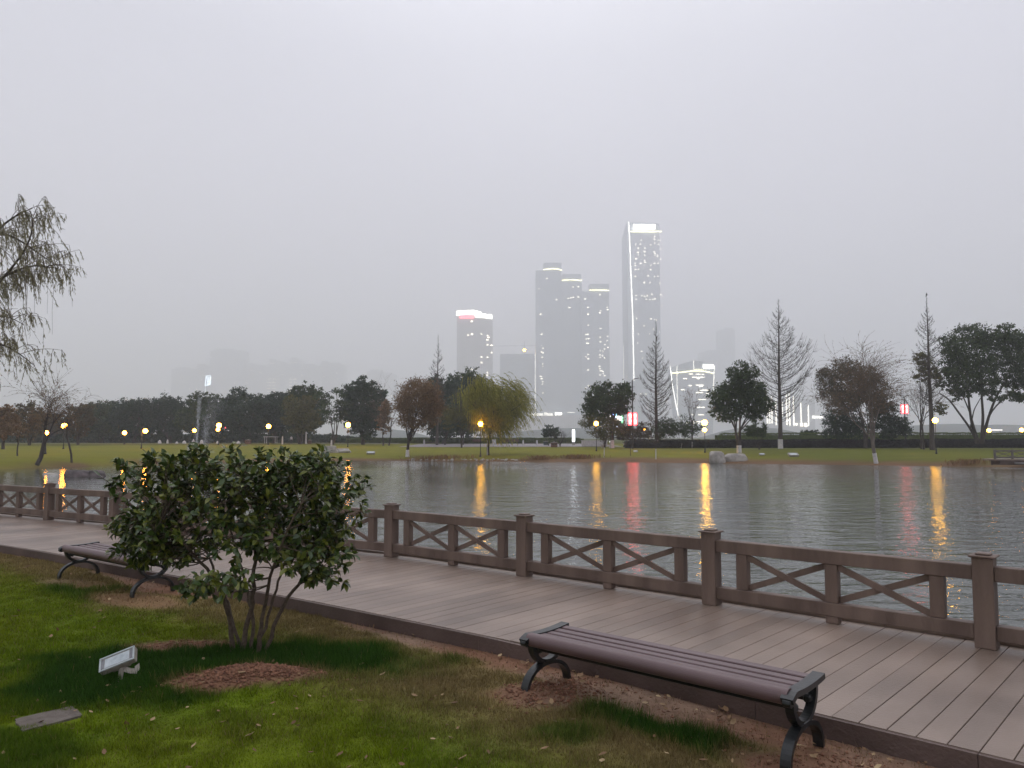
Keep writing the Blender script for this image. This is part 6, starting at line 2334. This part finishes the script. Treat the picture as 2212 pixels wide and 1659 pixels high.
# ------------------------------------------------------------------ stone cover in the lawn
sl = MB()
cs = [gp(30, 1557), gp(48, 1583), gp(180, 1548), gp(154, 1528)]
cen_ = sum(cs) / 4
r = random.Random(2)
poly = []
for a, b_ in zip(cs, cs[1:] + cs[:1]):
    for k in range(8):
        q = a + (b_ - a) * k / 8
        q = q + (cen_ - q) * r.uniform(-.02, .035)
        poly.append((q[0] - cen_[0], q[1] - cen_[1]))
sl.prism(poly, -.05, .008)
sl.build('stone_cover', mat_noise('worn_slab', (.10, .080, .066), (.16, .135, .115), 14, 5, .9, .6, 60), None, label='worn grey square stone cover sunk in the grass at bottom left', category='stone slab').location = (cen_[0], cen_[1], gz(cen_[0], cen_[1]) + .004)

# ------------------------------------------------------------------ jetty at the right edge of the far shore
def jetty():
    p = at(2190, 990, 61)
    zb = at(2190, 991, 61)[2]
    t = thing('timber_jetty', 'grey timber jetty with a low railing at the far right shore', 'jetty', (p[0], p[1], zb))
    m = MB(); m.box((1.0, 0, -.06), (6.0, 1.6, .12), bev=.01); m.build('deck', M['deck'], t)
    m = MB(); m.box((2.0, -1.2, -.32), (5.0, .8, .12), bev=.01); m.build('lower_step', M['limewash2'], t)
    m = MB()
    for x in (-1.4, 0.2, 1.8, 3.4):
        m.tube([(x, .5, -.5), (x, .5, -.1)], .09, 6)
    m.box((1.2, -.2, -.28), (5.4, 1.0, .36))
    m.build('pile_frame', M['fascia'], t)
    for x in (-1.9, -.55, .8, 2.15, 3.5):
        m = MB(); m.box((x, -.7, .36), (.14, .14, .74), bev=.01); m.build('post', M['rail2'], t)
    for z in (.12, .62):
        m = MB(); m.box((.8, -.7, z), (5.3, .08, .11)); m.build('rail', M['rail2'], t)
    for k in range(4):
        x0 = -1.9 + 1.35 * k
        for s in (-1, 1):
            m = MB(); m.strip([(x0 + .08, -.7 + .03 * s, .18 if s > 0 else .56), (x0 + 1.27, -.7 + .03 * s, .56 if s > 0 else .18)], .03, (0, 1, 0), .05); m.build('cross_brace', M['rail2'], t)
M['rail2'] = mat_noise('weathered_rail', (.10, .085, .08), (.15, .13, .12), 3, 4, .7)
M['limewash2'] = mat_noise('pale_timber', (.17, .16, .15), (.24, .22, .21), 3, 4, .7)
jetty()

# ------------------------------------------------------------------ fountain: thin jets and spray, outside air only
def fountain():
    r = np.random.RandomState(4)
    Y = 42.0
    p = at(424, 945, Y)
    t = thing('fountain', 'thin tall fountain jets with drifting spray behind the leafy bush', 'fountain', (p[0], Y, WATER_Z))
    m_, nt, b = new_mat('water_spray')
    b.inputs['Base Color'].default_value = (.8, .82, .85, 1)
    b.inputs['Roughness'].default_value = .3
    tr = nt.nodes.new('ShaderNodeBsdfTransparent')
    mix = nt.nodes.new('ShaderNodeMixShader')
    mix.inputs[0].default_value = .32
    nt.links.new(tr.outputs[0], mix.inputs[1]); nt.links.new(b.outputs[0], mix.inputs[2])
    nt.links.new(mix.outputs[0], nt.nodes['Material Output'].inputs['Surface'])
    M['spray'] = m_
    base = np.array((p[0], Y, WATER_Z))
    X = lambda u, v: at(u, v, Y) - base
    for (u0, v0, u1, v1, n, wd, dens) in ((419, 1040, 431, 858, 1500, .030, 1), (406, 1040, 408, 962, 1000, .035, 1), (440, 1040, 444, 900, 700, .05, .5)):
        a, b_ = X(u0, v0), X(u1, v1)
        tt = r.rand(n)
        P = a + (b_ - a) * tt[:, None] + r.normal(size=(n, 3)) * (wd * (.35 + 1.6 * tt[:, None]))
        A = unit(b_ - a)[None] + r.normal(size=(n, 3)) * .12
        v, f = leaves_np(P, A, rand_unit(r, n), .05 + .06 * r.rand(n), .3)
        link('water_jet', mesh_np('water_jet', v, f), M['spray'], t)
    n = 3200
    a, b_ = X(432, 1000), X(452, 862)
    tt = r.rand(n) ** .8
    P = a + (b_ - a) * tt[:, None] + np.stack([np.abs(r.normal(size=n)) * .35 * (.3 + tt), r.normal(size=n) * .3, r.normal(size=n) * .2], 1)
    v, f = leaves_np(P, np.array((.1, 0, -1.0))[None] + r.normal(size=(n, 3)) * .2, rand_unit(r, n), .025 + .03 * r.rand(n), .35)
    link('spray', mesh_np('spray', v, f), M['spray'], t)
fountain()

# ------------------------------------------------------------------ reeds and stones on the shore
def reeds(label, u, v, n, wpx, seed):
    r = np.random.RandomState(seed)
    g_ = ground_at(u, v)
    P = np.stack([r.normal(size=n) * wpx * mpp(g_[1]) * .4, r.normal(size=n) * .35, np.zeros(n)], 1)
    P[:, 2] = ground_z(P[:, 0] + g_[0], P[:, 1] + g_[1]) - g_[2] + .2
    A = np.stack([r.normal(size=n) * .35, r.normal(size=n) * .3, np.ones(n)], 1)
    v_, f = leaves_np(P, A, rand_unit(r, n), .35 + .3 * r.rand(n), .10)
    o = link('dry_reeds', mesh_np('dry_reeds', v_, f), M['reed'], loc=tuple(g_), label=label, category='reeds', kind='stuff')
reeds('rusty dry reeds on the shore below the bare plaza tree', 1245, 991, 420, 60, 1)
reeds('rusty dry reeds on the bare bank left of the plaza tree', 1165, 993, 260, 40, 2)
reeds('dry brown reeds along the shore right of the russet tree', 950, 992, 420, 90, 3)
reeds('thin dry reeds at the shore left of the timber jetty', 2090, 1003, 260, 60, 4)
def pebbles():
    r = np.random.RandomState(6)
    m = MB()
    for k in range(60):
        u = r.uniform(880, 1120)
        g_ = ground_at(u, 993.5 + r.uniform(-1, 1.5))
        w_ = r.uniform(.06, .2)
        m.lathe([(w_ * .5, -.05), (w_, .0), (w_ * .7, w_ * .6), (.01, w_ * .8)], tuple(g_), 6)
    m.build('shore_stones', M['stone'], None, True, kind='stuff', label='small pale stones scattered along the water edge', category='stones')
pebbles()
# ------------------------------------------------------------------ grass, fallen leaves, clods
def grass():
    r = np.random.RandomState(9)
    n = 1000000
    u = r.rand(n)
    d0, d1, k = 3.2, 14.5, -.55
    d = (d0 ** (1 + k) + u * (d1 ** (1 + k) - d0 ** (1 + k))) ** (1 / (1 + k))
    x = (r.rand(n) * 2 - 1) * (.70 * d + .25)
    y = d
    dn = -dist_poly(x, y, NEAR)
    m = dn > .012
    x, y, d = x[m], y[m], d[m]
    soil, dry, lush, dn, c = zones(x, y)
    keep = r.rand(len(x)) > np.clip(soil * 1.2, 0, .93)
    # leave the stone cover clear
    sx, sy = x - cen_[0], y - cen_[1]
    keep &= ~((np.abs(sx * .93 + sy * .25) < .19) & (np.abs(-sx * .25 + sy * .93) < .105))
    x, y, d, soil, dry, lush, c = x[keep], y[keep], d[keep], soil[keep], dry[keep], lush[keep], c[keep]
    n = len(x)
    tuft = vnoise(x, y, 9.0, 3)
    h = (.012 + .020 * r.rand(n)) * (.35 + 1.3 * tuft)
    h = h + lush * (.018 + .045 * r.rand(n) ** 1.5) * (.5 + tuft)
    h = h + dry * .012 * r.rand(n)
    stray = r.rand(n) < .012
    h = np.where(stray, h + .03 * r.rand(n), h)
    wd = .0022 * np.maximum(1, d / 4.2) * (.7 + .6 * r.rand(n))
    az = r.rand(n) * 2 * math.pi
    lean = (.25 + .55 * r.rand(n)) * h
    z = ground_z(x, y) - .003
    wx, wy = np.cos(az) * wd, np.sin(az) * wd
    la = az + math.pi / 2 + r.normal(size=n) * .5
    lx, ly = np.cos(la) * lean, np.sin(la) * lean
    V = np.empty((n, 3, 3), np.float32)
    V[:, 0] = np.stack([x - wx, y - wy, z], 1)
    V[:, 1] = np.stack([x + wx, y + wy, z], 1)
    V[:, 2] = np.stack([x + lx, y + ly, z + h], 1)
    tone = (.62 + .85 * r.rand(n))[:, None]
    col = c * tone * 1.25
    straw = r.rand(n) < (.05 + .5 * dry + .35 * soil) * (1 - lush * .9)
    col = np.where(straw[:, None], np.array((.17, .125, .055)) * tone, col)
    col = np.repeat(col, 3, axis=0)
    link('grass', mesh_np('grass', V.reshape(-1, 3), np.arange(n * 3).reshape(n, 3), False, col), M['blade'], kind='stuff', label='short green lawn grass in front of the boardwalk', category='grass')
grass()

def fallen():
    r = np.random.RandomState(14)
    M['fallen'] = mat_leaf('fallen_leaf', (.09, .045, .022), (.24, .14, .07), (.42, .31, .17), 4, rough=.7, trans=.1)
    N_ = 0
    P = []
    while len(P) < 330:
        d = r.uniform(3.6, 12) if r.rand() < .7 else r.uniform(3.6, 6)
        x = (r.rand() * 2 - 1) * .72 * d
        dn = -float(dist_poly(np.array([x]), np.array([d]), NEAR)[0])
        if dn < .03:
            continue
        if r.rand() < (.95 if dn < .35 and x > -1.5 else .30 if dn < 1.0 else .2):
            P.append((x, d, gz(x, d) + .012 + .012 * r.rand()))
    P = np.array(P)
    n = len(P)
    A = np.stack([np.cos(r.rand(n) * 6.28), np.sin(r.rand(n) * 6.28), r.normal(size=n) * .25], 1)
    A /= np.linalg.norm(A, axis=1, keepdims=True)
    Nn = np.stack([r.normal(size=n) * .3, r.normal(size=n) * .3, np.ones(n)], 1)
    S = np.cross(A, Nn); S /= np.linalg.norm(S, axis=1, keepdims=True)
    N2 = np.cross(S, A)
    loc = np.array([(-.5, 0, .10), (-.15, .25, .16), (.2, .22, .14), (.5, 0, .2), (.2, -.22, .12), (-.15, -.25, .14), (0, 0, 0)])
    sz = (.03 + .04 * r.rand(n) ** 2)[:, None, None]
    v = P[:, None] + sz * (A[:, None] * loc[None, :, 0:1] + S[:, None] * loc[None, :, 1:2] + N2[:, None] * loc[None, :, 2:3])
    tri = np.array([(6, 0, 1), (6, 1, 2), (6, 2, 3), (6, 3, 4), (6, 4, 5), (6, 5, 0)])
    f = (np.arange(n)[:, None, None] * 7 + tri[None]).reshape(-1, 3)
    link('fallen_leaves', mesh_np('fallen_leaves', v.reshape(-1, 3), f), M['fallen'], kind='stuff', label='dry brown fallen leaves scattered over grass and bare earth', category='leaves')
fallen()

def clods():
    r = np.random.RandomState(3)
    oct_ = np.array([(1, 0, 0), (0, 1, 0), (-1, 0, 0), (0, -1, 0), (0, 0, 1), (0, 0, -1.0)])
    tri = np.array([(0, 1, 4), (1, 2, 4), (2, 3, 4), (3, 0, 4), (1, 0, 5), (2, 1, 5), (3, 2, 5), (0, 3, 5)])
    for (cx, cy, rx, ry, a, n, s0, lbl) in ((-1.85, 5.72, .48, .19, .22, 1500, .012, 'heap of crumbled red earth in front of the leafy bush'), (-2.75, 6.72, .36, .13, .1, 380, .010, 'low red earth heap behind the floodlight'), (.28, 5.38, .36, .26, .3, 800, .010, 'dug red earth round the left leg of the near bench'),
                                            (1.75, 4.12, .42, .26, -.4, 500, .009, 'loose red earth round the right leg of the near bench')):
        q = r.normal(size=(n, 2)) * .5
        c, s_ = math.cos(a), math.sin(a)
        x = cx + q[:, 0] * rx * c - q[:, 1] * ry * s_
        y = cy + q[:, 0] * rx * s_ + q[:, 1] * ry * c
        z = ground_z(x, y)
        sz = s0 * (.35 + 1.3 * r.rand(n) ** 2)
        jit = 1 + .35 * r.normal(size=(n, 6, 3))
        v = np.stack([x, y, z + sz * .3], 1)[:, None] + oct_[None] * jit * sz[:, None, None] * np.array((1, 1, .7))
        f = (np.arange(n)[:, None, None] * 6 + tri[None]).reshape(-1, 3)
        link('earth_clods', mesh_np('earth_clods', v.reshape(-1, 3), f), M['soil'], kind='stuff', label=lbl, category='earth')
clods()
def crumbs():
    r = np.random.RandomState(21)
    n = 26000
    d = 3.6 + 8.5 * r.rand(n) ** 1.4
    x = (r.rand(n) * 2 - 1) * .72 * d
    soil = zones(x, d)[0]
    m = (soil > .35) & (r.rand(n) < soil)
    x, y = x[m], d[m]
    n = len(x)
    oct_ = np.array([(1, 0, 0), (0, 1, 0), (-1, 0, 0), (0, -1, 0), (0, 0, 1), (0, 0, -1.0)])
    tri = np.array([(0, 1, 4), (1, 2, 4), (2, 3, 4), (3, 0, 4), (1, 0, 5), (2, 1, 5), (3, 2, 5), (0, 3, 5)])
    sz = .0035 + .008 * r.rand(n) ** 4
    v = np.stack([x, y, ground_z(x, y) + sz * .2], 1)[:, None] + oct_[None] * (1 + .35 * r.normal(size=(n, 6, 3))) * sz[:, None, None] * np.array((1.2, 1.2, .6))
    f = (np.arange(n)[:, None, None] * 6 + tri[None]).reshape(-1, 3)
    link('soil_crumbs', mesh_np('soil_crumbs', v.reshape(-1, 3), f), M['soil'], kind='stuff', label='fine crumbs of earth on the trodden strip beside the boardwalk', category='earth')
crumbs()
haze()
